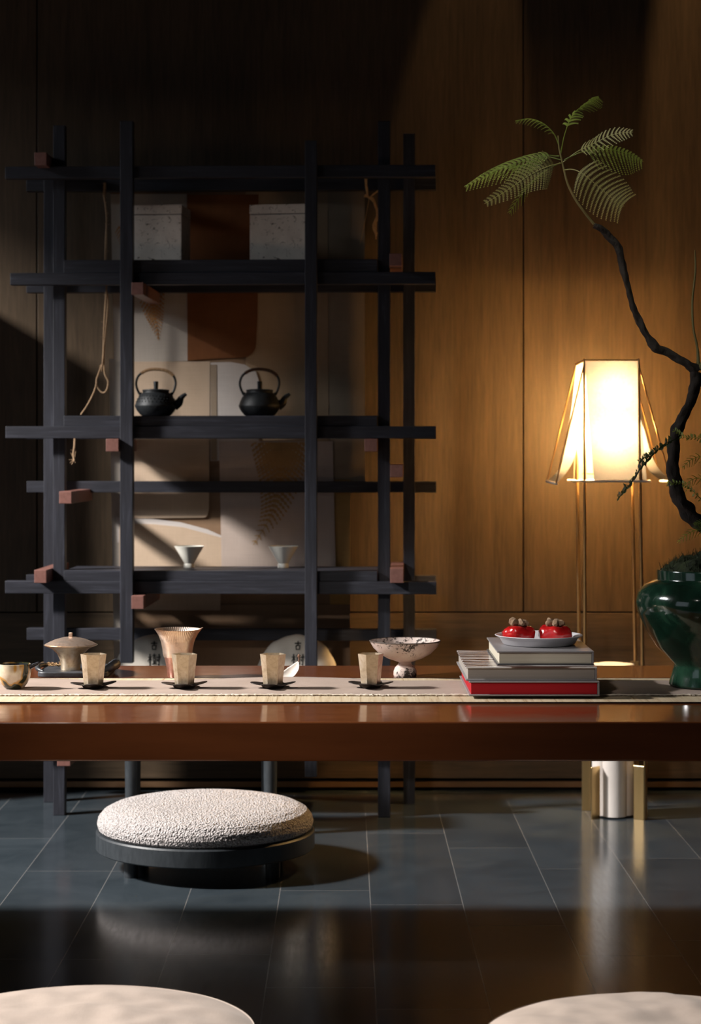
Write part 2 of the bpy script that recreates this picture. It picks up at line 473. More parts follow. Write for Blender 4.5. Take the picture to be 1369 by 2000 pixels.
def interp(pts, n, tension=.5):
    pts = [Vector(p) for p in pts]; out = []
    q = [pts[0] * 2 - pts[1]] + pts + [pts[-1] * 2 - pts[-2]]
    for i in range(1, len(q) - 2):
        p0, p1, p2, p3 = q[i - 1:i + 3]
        for k in range(n):
            t = k / n
            out.append(.5 * ((2 * p1) + (p2 - p0) * t + (2 * p0 - 5 * p1 + 4 * p2 - p3) * t * t + (3 * p1 - p0 - 3 * p2 + p3) * t ** 3))
    out.append(pts[-1]); return out
def lerp_list(vals, n):
    out = []
    for a, b in zip(vals, vals[1:]):
        out += [a + (b - a) * k / n for k in range(n)]
    out.append(vals[-1]); return out

# ------------------------------------------------------------------ room
WALL = 5.556
LX = -2.6
o = MB().box((-2.9, -2.0, -.05), (2.6, 5.8, 0)).build('floor', M['slate']); struct(o)
o = MB().box((-2.9, -2.0, 3.9), (2.6, 5.8, 4.0)).build('ceiling', M['plaster']); struct(o)
zs = ZZ(1196, WALL)
seams = [-2.7, X(72, WALL), X(1022, WALL), 1.84, 2.6]
mb = MB()
for a, b in zip(seams, seams[1:]):
    mb.box((a + .0018, WALL, zs + .0018), (b - .0018, WALL + .03, 3.9))
o = mb.build('wall_back', M['wall'], bev=.0012); struct(o)
o = MB().box((-2.7, WALL + .02, 0), (2.6, WALL + .12, 3.9)).build('wall_back_core', M['gap']); struct(o)
o = MB().box((-2.7, WALL, .035), (2.6, WALL + .03, zs - .0018)).build('trim_1', M['wall_rail'], bev=.0012); struct(o)
o = MB().box((-2.7, WALL + .004, .010), (2.6, WALL + .024, .026)).build('baseboard_back', M['trim_glow']); struct(o)
# left wall with a window opening and a front one added for fill light
mb = MB()
def wl(y0, y1, z0, z1): mb.box((LX - .12, y0, z0), (LX, y1, z1))
W1 = (2.72, 4.86, 1.15, 2.385); W2 = (.2, 2.0, .6, 2.2)
wl(-2.0, W2[0], 0, 3.9); wl(W2[1], W1[0], 0, 3.9); wl(W1[1], 5.8, 0, 3.9)
for w in (W1, W2):
    wl(w[0], w[1], 0, w[2]); wl(w[0], w[1], w[3], 3.9)
o = mb.build('wall_left', M['plaster']); struct(o)
for i, w in enumerate((W1, W2)):
    fr = MB()
    for (y0, y1, z0, z1) in ((w[0] - .03, w[0], w[2] - .03, w[3] + .03), (w[1], w[1] + .03, w[2] - .03, w[3] + .03), (w[0], w[1], w[2] - .03, w[2]), (w[0], w[1], w[3], w[3] + .03)):
        fr.box((LX, y0, z0), (LX + .02, y1, z1))
    struct(fr.build('window_%d' % (i + 1), M['gap']))  # the second one frames the added front opening
o = MB().box((2.5, -2.0, 0), (2.6, 5.8, 3.9)).build('wall_right', M['plaster']); struct(o)
# unseen pier added outside the frame to shade the left of the wall
o = MB().box((-2.58, WALL - .33, 0), (-1.30, WALL - .002, 1.52)).build('shadow_pier', M['plaster']); struct(o)

# ------------------------------------------------------------------ shelf (display rack)
YAW = R(1.8)
SC = Vector((X(430, 5.17), 5.17, 0))
shelf = thing('display_shelf', 'tall black open lattice shelf of crossing posts and beams behind the table', 'shelf', SC)
def sbox(name, m, px0, px1, py0, py1, Z0, Z1, z=None):
    z0, z1 = z if z else (ZZ(py1, Z0), ZZ(py0, Z0))
    return MB().box((X(px0, Z0), Z0, z0), (X(px1, Z0), Z1, z1)).build(name, m, shelf, bev=.0012)
ZP, ZB, ZQ = 5.108, 5.139, 5.170
TH = .031
sbox('post', M['post'], 235, 260, 235, 1296, ZP, ZP + .0305)
sbox('post', M['post'], 597, 620.5, 275, 1517, ZP, ZP + .0305)
sbox('post', M['post'], 102, 125, 243, 0, ZQ, ZQ + .030, (0, ZZ(243, ZQ)))
sbox('post', M['post'], 738, 762, 238, 0, ZQ, ZQ + .030, (0, ZZ(238, ZQ)))
sbox('post', M['post'], 79, 100, 332, 0, 5.360, 5.390, (0, ZZ(335, 5.36)))
sbox('post', M['post'], 783, 806, 262, 0, 5.360, 5.390, (0, ZZ(262, 5.36)))
for (x0, x1, y0, y1) in ((8, 851, 323.5, 347), (18, 851, 532, 555.5), (9, 852, 832.5, 856), (8, 853, 1135.5, 1160), (40, 815, 1432, 1457)):
    sbox('beam', M['beam'], x0, x1, y0, y1, ZB, ZB + .0305)
    z0, z1 = ZZ(y1, ZB), ZZ(y0, ZB)
    MB().box((X(44, 5.391), 5.391, z0), (X(846, 5.391), 5.421, z1)).build('rear_beam', M['beam'], shelf, bev=.0012)
for (y0, y1) in ((940, 962), (1228, 1251)):
    sbox('rear_beam', M['beam'], 45, 847, y0, y1, 5.391, 5.421)
BT = []
for yt, zb in ((507, ZZ(532, ZB)), (812, ZZ(832.5, ZB)), (1115, ZZ(1135.5, ZB)), (1411, ZZ(1432, ZB))):
    zt = ZZ(yt, 5.146); BT.append(zt)
    MB().box((X(126, 5.17), 5.146, zb), (X(737, 5.17), 5.352, zt)).build('shelf_board', M['beam'], shelf, bev=.001)
ZK = 5.085
for (x0, x1, y0, y1) in ((67, 91, 296, 321), (258, 281.5, 551, 575), (208, 233, 857, 882), (116, 140.5, 960, 984), (67, 91, 1114, 1139.5),
                         (258, 282, 1164, 1190), (762.5, 787, 496, 520), (714, 739, 857, 882), (764, 789, 908, 932), (764, 790, 1110, 1138), (112, 138, 1474, 1498)):
    sbox('crossbar', M['copper'], x0, x1, y0, y1, ZK, 5.422)
shelf.rotation_euler = (0, 0, 0)
def on_shelf(px, Z, tier): return Vector((X(px, Z), Z, BT[tier] + .0004))
# pivot the finished rack a little, as it stands
shelf.rotation_euler = (0, 0, -YAW)

# ------------------------------------------------------------------ storage boxes on the top tier
def storage_box(loc, rot, label):
    t = thing('storage_box', label, 'box', loc, 'paper covered boxes on the top shelf')
    w, d, h = .152, .125, .151
    MB().box((-w / 2, -d / 2, 0), (w / 2, d / 2, h - .0265)).build('body', M['paper'], t, bev=.0012, world=False)
    MB().box((-w / 2 - .001, -d / 2 - .001, h - .0245), (w / 2 + .001, d / 2 + .001, h)).build('lid', M['paper'], t, bev=.0015, world=False)
    MB().box((-w / 2 + .002, -d / 2 + .002, h - .0265), (w / 2 - .002, d / 2 - .002, h - .0245)).build('inner_rim', M['cover_dark'], t, world=False)
    t.rotation_euler = (0, 0, rot); return t
b1 = storage_box(on_shelf(308, 5.29, 0), R(-6), 'lidded flecked paper box beside the dark rust cloth, left one on the top shelf')
b2 = dup(b1, on_shelf(552, 5.275, 0), 'lidded flecked paper box half hidden by the inner right post of the shelf', R(-9))

# ------------------------------------------------------------------ kettles
def kettle(loc, label, studs, wrap):
    t = thing('kettle', label, 'kettle', loc, 'cast iron kettles on the shelf')
    prof = [(0, 0), (.034, 0), (.041, .004), (.0500, .0150), (.0550, .0255), (.0556, .0285), (.0540, .0315), (.0520, .0380), (.0465, .0500), (.0390, .0595), (.0352, .0620), (.0348, .0655), (.033, .0655), (.0330, .063), (0, .063)]
    MB().lathe(prof, 56).build('body', M['cast_iron'], t, True, world=False, angle=50)
    if studs:
        mb = MB()
        for row, (r, z) in enumerate(((.0520, .0385), (.0488, .0455), (.0445, .0530))):
            for k in range(34):
                a = 2 * math.pi * (k + .5 * (row % 2)) / 34
                c = (r * math.cos(a), r * math.sin(a), z)
                mb.lathe([(0, -.0019), (.0018, 0), (0, .0019)], 6, c)
        mb.build('studs', M['cast_iron'], t, world=False)
    lid = MB().lathe([(0, .0660), (.0350, .0660), (.0358, .0680), (.0350, .0700), (.024, .0716), (.008, .0722), (0, .0722)], 48).build('lid', M['cast_iron'], t, True, world=False)
    MB().lathe([(0, .0718), (.0062, .0718), (.0058, .078), (.0066, .0900), (.0058, .0925), (0, .0925)], 20).build('knob', M['cast_iron'], lid, True, world=False)
    sp = interp([(.048, 0, .028), (.060, 0, .036), (.068, 0, .050), (.080, 0, .0595)], 5)
    MB().tube(sp, lerp_list([.014, .0115, .0072, .0042], 5), 14).build('spout', M['cast_iron'], t, True, world=False)
    arc = interp([(-.0430, 0, .0585), (-.0500, 0, .0740), (-.0520, 0, .0900), (-.0450, 0, .1080), (-.0250, 0, .1210), (0, 0, .1245), (.0280, 0, .1200), (.0460, 0, .1070), (.0520, 0, .0900), (.0495, 0, .0740), (.0430, 0, .0585)], 5)
    MB().tube(arc, .0031, 10).build('handle', M['cast_iron'], t, True, world=False)
    mid = [Vector(p) for p in arc[17:36]]
    mb = MB(); fine = interp(mid, 6)
    rr = [.0043 + .0007 * math.sin(i * 1.9) for i in range(len(fine))]
    mb.tube(fine, rr, 10).build('handle_wrap', wrap, t, True, world=False)
    for s in (-1, 1):
        MB().tube([(s * .040, 0, .056), (s * .0425, 0, .0625)], .0042, 10).build('handle_lug', M['cast_iron'], t, True, world=False)
    return t
kettle(on_shelf(304.5, 5.26, 1), 'black cast iron kettle with studded shoulder and tan cord on its handle', True, M['cord_tan'])
kettle(on_shelf(507, 5.26, 1), 'smooth black cast iron kettle with dark brown cord on its handle', False, M['cord_dark'])

# ------------------------------------------------------------------ conical white cups
def cone_cup(loc, label):
    t = thing('conical_cup', label, 'cup', loc, 'white conical tea bowls on the shelf')
    MB().lathe([(.0125, .0105), (.026, .034), (.040, .057), (.0388, .0575), (.024, .034), (.010, .014), (0, .013)], 48).build('bowl', M['porcelain'], t, True, world=False)
    MB().lathe([(0, 0), (.0145, 0), (.0145, .009), (.0125, .0115), (0, .0115)], 40).build('foot', M['porcelain'], t, True, world=False)
    return t
c1 = cone_cup(on_shelf(369.5, 5.285, 2), 'white conical footed cup in front of the sunlit beige cloth')
dup(c1, on_shelf(553, 5.285, 2), 'white conical footed cup below the tip of the large fern print')

# ------------------------------------------------------------------ tea cakes on the lowest tier
STROKES_GU = [((-.55, .62), (.55, .66), .10), ((0, 1.0), (.02, .20), .11), ((-.36, .22), (-.30, -.55), .10), ((-.34, .22), (.36, .26), .09), ((.36, .26), (.28, -.55), .10), ((-.30, -.48), (.30, -.46), .09)]
STROKES_SHU = [((-.95, .45), (-.40, .50), .08), ((-.68, .95), (-.68, -.95), .09), ((-.68, .40), (-1.0, -.25), .07), ((-.66, .35), (-.42, -.05), .07),
               ((-.30, .72), (.28, .76), .07), ((0, 1.0), (0, .45), .07), ((-.24, .45), (.24, .47), .06), ((-.18, .25), (.16, .27), .06), ((-.18, .25), (-.16, -.12), .06), ((.16, .27), (.14, -.12), .06), ((-.17, -.12), (.15, -.10), .06),
               ((-.12, -.25), (-.06, -.50), .07), ((.14, -.22), (.06, -.50), .07), ((-.34, -.66), (.28, -.54), .08),
               ((.38, .42), (1.0, .48), .07), ((.78, .95), (.76, -.85), .09), ((.76, -.85), (.56, -.66), .07), ((.46, .10), (.58, -.15), .09)]
def brush(mb, strokes, cx, cz, sc, y):
    for (a, b, w) in strokes:
        A = Vector((cx + a[0] * sc, y, cz + a[1] * sc)); B = Vector((cx + b[0] * sc, y, cz + b[1] * sc))
        d = (B - A).normalized(); n = Vector((-d.z, 0, d.x)) * w * sc * 1.35
        mb.prism([A - d * w * sc * .5, A + n * .9, B + n * .55, B + d * w * sc * .6, B - n * .75, A - n * .8],
                 [p + Vector((0, .0006, 0)) for p in (A - d * w * sc * .5, A + n * .9, B + n * .55, B + d * w * sc * .6, B - n * .75, A - n * .8)])
def tea_cake(px, label):
    Z = 5.262; loc = Vector((X(px, Z), Z, BT[3] + .0012))
    t = thing('tea_cake', label, 'tea cake', loc, 'wrapped tea cakes on the lowest shelf')
    r = .1065; mb = MB()
    prof = [(0, -.016), (.072, -.0155), (.088, -.013), (.1005, -.006), (r, .004), (.102, .013), (.085, .019), (.05, .021), (0, .021)]
    def jit(p, a):
        k = (p.x ** 2 + p.y ** 2) ** .5
        f = 1 + (.010 * math.sin(9 * a) + .006 * math.sin(17 * a + 1)) * (k / r) ** 2
        return Vector((p.x * f, p.y * f, p.z + .0012 * math.sin(11 * a) * (k > .07)))
    mb.lathe(prof, 72, (0, 0, 0), jit)
    for v in mb.v: v.x, v.y, v.z = v.x, v.z, v.y + r * 1.012
    mb.build('wrapper', M['wrap'], t, True, world=False, angle=60)
    ink = MB(); yf = -.0167
    brush(ink, STROKES_GU, .003, r + .078, .0145, yf); brush(ink, STROKES_SHU, .003, r + .043, .0165, yf)
    brush(ink, STROKES_GU, .003, r + .008, .0120, yf); brush(ink, STROKES_SHU, .003, r - .026, .0135, yf)
    ink.build('calligraphy', M['ink'], t, world=False)
    MB().box((-.012, yf, r - .072), (.014, yf + .0008, r - .052)).build('seal', M['red_seal'], t, world=False)
    t.rotation_euler = (0, 0, 0)
    return t
tk = tea_cake(300, 'round tea cake in white wrapper with brush writing, behind the rose silver jug')
dup(tk, Vector((X(580, 5.262), 5.262, BT[3] + .0012)), 'round tea cake in white wrapper with brush writing, behind the leaf scoop')

# ------------------------------------------------------------------ twine and raffia
rt = random.Random(3)
def strand(px_pts, Z, r, wobble=1.2, n=8):
    pts = []
    for (x, y) in px_pts: pts.append(P(x + rt.uniform(-wobble, wobble), y, Z + rt.uniform(-.002, .002)))
    return interp(pts, n)
mb = MB()
tw = thing('twine', 'long jute twine with a loop hanging inside the left bay of the shelf', 'twine', P(205, 905, 5.372))
main = [(204, 357), (203, 380), (208, 420), (207, 470), (206, 520), (207, 560), (205, 600), (203, 640), (201, 690), (199, 725)]
for k in range(3): mb.tube(strand(main, 5.372, .002), .0019, 7)
mb.tube(strand([(204, 357), (203, 380), (204, 376)], 5.372, .002), .004, 7)
mb.tube(strand([(207, 566), (211, 590), (208, 630), (203, 690), (204, 728), (211, 745), (208, 762), (200, 767), (191, 757), (188, 744), (193, 728), (199, 712)], 5.372, .002, .3), .0021, 8)
mb.tube(strand([(189, 745), (186, 760), (178, 778), (168, 795), (158, 810)], 5.372, .002, .5), .0022, 8)
for k in range(46):
    t_ = rt.random(); q = main[min(int(t_ * 9), 8)]; q2 = main[min(int(t_ * 9) + 1, 9)]; u = rt.random()
    x = q[0] + (q2[0] - q[0]) * u; y = q[1] + (q2[1] - q[1]) * u
    mb.tube([P(x, y, 5.372), P(x + rt.uniform(-7, 7), y + rt.uniform(-2, 9), 5.372)], .0004, 4)
mb.build('hanging_cord', M['twine'], tw, True)
mb = MB()
mb.tube(strand([(146, 856), (145, 872), (143, 888), (145, 900)], 5.372, .002, .3), .0026, 7)
for dx, dy in ((-8, 6), (-5, 9), (2, 6), (-10, 0), (-7, -14), (3, -18)): mb.tube([P(145, 898, 5.372), P(145 + dx, 898 + dy, 5.372)], .0007, 4)
for k in range(8):
    y = rt.uniform(858, 895); mb.tube([P(144, y, 5.372), P(144 + rt.uniform(-6, 6), y - rt.uniform(0, 5), 5.372)], .0004, 4)
mb.build('cord_end', M['twine'], tw, True)
mb = MB()
rf = thing('raffia_tie', 'frayed orange raffia tied at the top right of the shelf', 'raffia', P(725, 470, 5.25))
for k in range(9):
    mb.tube(strand([(714, 349), (716, 370), (719, 385), (728, 388 + rt.uniform(-4, 4)), (733, 400), (736 + rt.uniform(-2, 4), 420), (731 + rt.uniform(-3, 3), 442), (736, 462 + rt.uniform(-6, 8))], 5.25, .001, 2.2, 5), rt.uniform(.0008, .0018), 5)
for k in range(6):
    mb.tube(strand([(712, 382 + rt.uniform(-3, 3)), (722, 385), (731, 378), (740, 370 + rt.uniform(-4, 4))], 5.25, .001, 2, 5), .001, 5)
mb.tube(strand([(721, 385), (716, 415), (709, 450), (703, 478)], 5.25, .001, .4), .0007, 5)
mb.build('strands', M['raffia'], rf, True)

# ------------------------------------------------------------------ cloth collage behind the shelf
YC = 5.447
col = thing('fern_print_hanging', 'patchwork of brown and beige cloth sheets with fern prints hanging behind the shelf', 'wall hanging', P(460, 1440, YC))
def sheet(name, m, pts, lay, round_to=None):
    y = YC - lay * .0016
    outl = []
    for p in pts:
        outl.append(P(p[0], p[1], y))
    mb = MB(); back = [q + Vector((0, .0010, 0)) for q in outl]
    mb.prism(outl, back)
    return mb.build(name, m, col)
def arc_corner(x, y, r, q):
    # rounded corner points, q = quadrant start angle in degrees (image axes)
    return [(x + r * math.cos(R(q + a)), y + r * math.sin(R(q + a))) for a in range(0, 91, 15)]
sheet('backing_sheet', M['c_base'], [(215, 368), (712, 368), (712, 905), (684, 950), (684, 1440), (226, 1440), (226, 960)], 0)
sheet('cloth_sheet', M['c_tan'], [(480, 370), (640, 370), (640, 930), (480, 930)], 1)
sheet('cloth_strip', M['c_tan'], [(612, 371), (640, 371), (643, 1110), (612, 1110)], 1.5)
sheet('cloth_strip', M['c_strip'], [(640, 371), (684, 371), (688, 938), (644, 938)], 1)
sheet('cloth_strip', M['c_strip'], [(684, 372), (712, 372), (713, 940), (688, 940)], .6)
sheet('cloth_strip', M['c_gold'], [(640, 936), (684, 936), (684, 1192), (645, 1192)], 1)
g1 = sheet('cloth_sheet', M['c_grey'], [(215, 378), (365, 378), (366, 705), (222, 708)], 2)
ru = sheet('cloth_sheet', M['c_rust'], [(365, 380), (505, 380)] + [(503, 620)] + arc_corner(474, 672, 26, 0) + [(420, 700), (366, 704)], 2.5)
be = sheet('cloth_sheet', M['c_beige'], [(236, 706), (410, 706), (408, 995)] + arc_corner(397, 1002, 9, 0) + [(240, 1013)], 3)
sheet('cloth_sheet', M['c_grey'], [(212, 700), (237, 704), (240, 1300), (222, 1300)], 1)
sheet('cloth_sheet', M['c_pale'], [(411, 708), (450, 707), (478, 712), (500, 726), (506, 745), (506, 900), (411, 900)], 3.4)
sheet('cloth_strip', M['c_strip'], [(411, 712), (423, 712), (424, 899), (412, 899)], 4.0)
pk = sheet('cloth_sheet', M['c_pink'], [(428, 862), (650, 862), (656, 1112), (433, 1112)], 4.6)
sheet('cloth_sheet', M['c_pale'], [(226, 1010), (300, 1014), (352, 1020), (405, 1034), (432, 1046), (432, 1060), (228, 1060)], 2.2)
sheet('cloth_sheet', M['c_beige'], [(232, 1022), (300, 1024), (358, 1030), (432, 1050), (433, 1112), (430, 1192), (232, 1192)], 3.2)
sheet('cloth_sheet', M['c_base'], [(262, 1180), (684, 1180), (684, 1440), (262, 1440)], 2)  # dark brown here stands in for the shade of the bottom beams
# fern prints lying on the cloth
def fern_print(name, parent, axis, lay, wid, n, m, ang=58, teeth=7, taper=None):
    y = YC - lay * .0016
    ax = interp([P(a[0], a[1], y) for a in axis], 12)
    mb = MB(); L = len(ax)
    for i in range(n):
        t = (i + .3) / n; k = min(int(t * (L - 1)), L - 2)
        p = ax[k].lerp(ax[k + 1], t * (L - 1) - k); T = (ax[k + 1] - ax[k]).normalized()
        w = wid * (taper(t) if taper else (1 - t) ** .8)
        for s in (-1, 1):
            a = R(ang) * s
            D = Vector((T.x * math.cos(a) - T.z * math.sin(a), 0, T.x * math.sin(a) + T.z * math.cos(a)))
            Nn = Vector((-D.z, 0, D.x))
            hw = max(w * .15, .0022)
            up, dn = [], []
            nt_ = max(3, int(teeth * w / wid))
            for j in range(nt_):
                u0, u1 = j / nt_, (j + .75) / nt_
                cv = T * (w * .16)
                q0 = p + D * w * u0 + cv * u0 * u0; q1 = p + D * w * u1 + cv * u1 * u1
                h0 = hw * (1 - u0) ** .6
                up += [q0 + Nn * h0 * .35, q1 + Nn * h0]; dn += [q0 - Nn * h0 * .35, q1 - Nn * h0]
            tip = p + D * w * 1.02 + T * (w * .16)
            mb.poly(up + [tip] + dn[::-1])
    for a, b in zip(ax, ax[1:]):
        d = Vector((.0009, 0, 0)); mb.poly([a - d, a + d, b + d, b - d])
    return mb.build(name, m, parent)
fern_print('fern_print', pk, [(549, 800), (550, 860), (549, 905), (543, 960), (528, 1010), (495, 1064)], 5.2, .100, 26, M['print'], 62, 11, lambda t: max(.10, (1 - t) ** .85 + .02))
for ch in list(pk.children):
    # keep the print inside its own cloth: drop what lies above the sheet's upper edge
    bm = bmesh.new(); bm.from_mesh(ch.data); zt = ZZ(864, YC) - parent_world(ch.parent).z
    bmesh.ops.bisect_plane(bm, geom=bm.verts[:] + bm.edges[:] + bm.faces[:], plane_co=(0, 0, zt), plane_no=(0, 0, 1), clear_outer=True)
    bm.to_mesh(ch.data); bm.free()
fern_print('fern_print', g1, [(290, 540), (297, 590), (303, 625), (309, 664)], 2.8, .050, 15, M['print_rust'], 50, 7)
fern_print('fern_print', g1, [(232, 440), (238, 470), (240, 504)], 2.8, .02, 9, M['print_rust'], 50, 5)

col.rotation_euler = (0, 0, -YAW)

# ------------------------------------------------------------------ low bench behind the stool
bz = thing('low_bench', 'low dark grey bench with round tapered legs behind the boucle stool', 'bench', (X(393, 4.99), 4.96, 0))
MB().box((X(232, 4.93), 4.885, .285), (X(558, 4.93), 5.035, .315)).build('seat', M['stool'], bz, bev=.004)
for (px, Z) in ((257, 4.92), (528, 4.92), (262, 5.01), (523, 5.01)):
    x = X(px, Z); MB().lathe([(0, 0), (.0150, 0), (.0178, .285), (0, .285)], 28, (x, Z, 0)).build('leg', M['stool'], bz, True)

# ------------------------------------------------------------------ floor stools
def stool(loc, label, kind):
    t = thing('floor_stool', label, 'stool', loc, 'round floor stools around the table')
    Rr = .249
    MB().lathe([(0, .045), (Rr - .004, .045), (Rr, .048), (Rr, .083), (Rr - .003, .0865), (Rr - .012, .0865), (Rr - .015, .080), (0, .080)], 120).build('base_ring', M['stool'], t, True, world=False)
    for a in (216, 324, 36, 144):
        MB().lathe([(0, 0), (.016, 0), (.0175, .046), (0, .046)], 24, (.195 * math.cos(R(a)), .195 * math.sin(R(a)), 0)).build('leg', M['stool'], t, True, world=False)
    if kind == 'boucle':
        prof = [(0, .0805), (.20, .0805), (.232, .083), (.243, .092), (.246, .104), (.243, .117), (.232, .130), (.212, .140), (.18, .1465), (.13, .150), (.06, .152), (0, .152)]
        pp = []
        for (a, b) in zip(prof, prof[1:]):
            n_ = max(2, int(((a[0] - b[0]) ** 2 + (a[1] - b[1]) ** 2) ** .5 / .0016))
            if b[1] < .081: n_ = 2
            pp += [(a[0] + (b[0] - a[0]) * k / n_, a[1] + (b[1] - a[1]) * k / n_) for k in range(n_)]
        pp.append(prof[-1])
        def jit(p, a):
            if p.z < .082: return p
            q = p * 300
            h = mnoise.noise(q) * .6 + mnoise.noise(q * 1.9) * .5
            rr = math.hypot(p.x, p.y)
            n = Vector((p.x / rr, p.y / rr, .25)).normalized() if rr > .2 else Vector((p.x * 1.5, p.y * 1.5, 1)).normalized()
            return p + n * h * .0013
        MB().lathe(pp, 760, (0, 0, 0), jit).build('cushion', M['boucle'], t, True, world=False, angle=170)
    else:
        def jit(p, a):
            if p.z < .083: return p
            rr = math.hypot(p.x, p.y)
            wv = mnoise.noise(Vector((p.x * 7, p.y * 16, 3))) * .0075 + mnoise.noise(Vector((p.x * 26, p.y * 30, 9))) * .0028
            k = max(0, 1 - (rr / .25) ** 4)
            return p + Vector((0, 0, wv * k))
        prof = [(0, .0805), (.22, .0805), (.240, .084), (.2475, .100), (.2480, .120), (.2465, .130)] + [(.2455 - .2455 * (k / 40), .1290 + .024 * (1 - (1 - k / 40) ** 4)) for k in range(40)] + [(0, .153)]
        cu = MB().lathe(prof, 160, (0, 0, 0), jit).build('cushion', M['linen'], t, True, world=False, angle=60)
        mb = MB(); r2 = random.Random(5); pts = []
        for k in range(260):
            a = 2 * math.pi * k / 260
            rr = .2485 + .0012 * math.sin(k * .7) + r2.uniform(-.0008, .0008)
            pts.append((rr * math.cos(a), rr * math.sin(a), .1180 + .0014 * math.sin(k * .45) + r2.uniform(-.0006, .0006)))
        pts.append(pts[0]); mb.tube(pts, [.0028 + r2.uniform(-.0007, .0012) for _ in pts], 8, caps=False)
        for k in range(150):
            a = r2.uniform(0, 2 * math.pi); b = a + r2.uniform(-.03, .03)
            mb.tube([(.249 * math.cos(a), .249 * math.sin(a), .118), (.2535 * math.cos(b), .2535 * math.sin(b), .116 + r2.uniform(-.003, .004))], .0006, 4)
        mb.build('frayed_seam', M['fray'], cu, True, world=False)
    return t
stool(Vector((X(401.5, 4.55), 4.55, 0)), 'round stool with nubby white cushion on a black ring behind the table', 'boucle')
n1 = stool(Vector((X(157, 2.81), 2.81, 0)), 'round stool with pale beige linen cushion in front of the table, at the sunnier end', 'linen')
dup(n1, Vector((X(1288, 2.765), 2.765, 0)), 'round stool with beige linen cushion in front of the table, below the brass lamp base', R(115))

# ------------------------------------------------------------------ tea table
TH_ = .44; TZ = H - TH_          # table top height 0.51
ZF, ZBk = TH_ * F / 530, TH_ * F / 420
tb = thing('tea_table', 'long glossy brown lacquered table standing across the room', 'table', (-.3, (ZF + ZBk) / 2, 0))
MB().box((-1.75, ZF, TZ - .064), (1.25, ZBk, TZ)).build('tabletop', M['lacquer'], tb, bev=.0025)
for x in (-1.55, 1.05):
    for y in (ZF + .09, ZBk - .09):
        MB().box((x - .045, y - .045, 0), (x + .045, y + .045, TZ - .064)).build('leg', M['lacquer'], tb, bev=.003)
def tY(py): return TH_ * F / (py - VY)
# bamboo mat
Ym0, Ym1 = tY(1374), tY(1327)
mt = thing('table_mat', 'long split bamboo mat with dark edges lying along the table', 'mat', (0, (Ym0 + Ym1) / 2, TZ))
MB().box((-1.6, Ym0, TZ + .0002), (1.15, Ym1, TZ + .0022)).build('slats', M['bamboo'], mt)
for y in (Ym0 - .003, Ym1):
    MB().box((-1.6, y, TZ + .0002), (1.15, y + .003, TZ + .0028)).build('dark_edge', M['mat_edge'], mt)  # thin dark strip along each long edge
# linen runner, rumpled
Yr0, Yr1 = tY(1362), tY(1333)
RT = TZ + .0024
def rip(x, v):
    w = mnoise.noise(Vector((x * 5.0, v * 1.2, 2))) * .5 + .5
    e = mnoise.noise(Vector((x * 16, v * 2.0, 8))) * .5 + .5
    far = max(0, v - .55) / .45
    return .0008 + (.0007 * e) + far * (.020 * max(0, w - .40)) * max(0, min(1, (.16 - x) / .15))
def runfn(u, v):
    x = -1.5 + 2.6 * u
    e0 = .006 * mnoise.noise(Vector((x * 6, 0, 1))) + .0016 * mnoise.noise(Vector((x * 60, 0, 1)))
    e1 = .010 * mnoise.noise(Vector((x * 5, 5, 1)))
    y = Yr0 + e0 + (Yr1 + e1 - Yr0 - e0) * v
    return (x, y, RT + rip(x, v))
rn = thing('table_runner', 'rumpled blush linen runner with frayed edges lying on the bamboo mat', 'runner', (0, (Yr0 + Yr1) / 2, RT))
MB().grid(runfn, 520, 16).build('cloth', M['runner'], rn, True, solid=.0008)
mb = MB(); r3 = random.Random(11); pts = []
for k in range(900):
    p = Vector(runfn(k / 899, 0)); pts.append(p + Vector((0, r3.uniform(-.0012, .0006), .0006 + r3.uniform(0, .0009))))
mb.tube(pts, [.0011 + r3.uniform(-.0004, .0007) for _ in pts], 6)
for k in range(420):
    p = Vector(runfn(r3.random(), 0)); mb.tube([p + Vector((0, 0, .0008)), p + Vector((r3.uniform(-.003, .003), -r3.uniform(.002, .006), .0003))], .0004, 4)
mb.build('frayed_edge', M['fray'], rn, True)
REST = RT + .0024     # height at which small things rest on the cloth

# ------------------------------------------------------------------ cups on leaf saucers
def saucer(loc, label, rot):
    t = thing('leaf_saucer', label, 'saucer', loc, 'dark leaf saucers under the silver cups')
    def fn(u, v):
        a = 2 * math.pi * u
        c = abs(math.cos(2 * a)) ** 1.6
        rb = .0225 * min(1, v / .62)
        r = rb + max(0, v - .62) / .38 * (.003 + .0165 * c)
        z = .0024 + .0050 * max(0, (min(v, .62) - .40) / .22) ** 1.3
        if v > .62:
            k = (v - .62) / .38
            z += k * (.0012 * c - .0012) + .0030 * c * k * k + .0010 * math.sin(3 * a + 1) * k
        return (r * math.cos(a), r * math.sin(a), z)
    MB().grid(fn, 96, 18, True).build('leaf', M['iron'], t, True, world=False, angle=80, solid=.0010)
    MB().lathe([(0, 0), (.0175, 0), (.0205, .0025), (.0222, .0062), (.015, .0018), (0, .0018)], 48).build('foot', M['iron'], t, True, world=False)
    t.rotation_euler = (0, 0, rot); return t
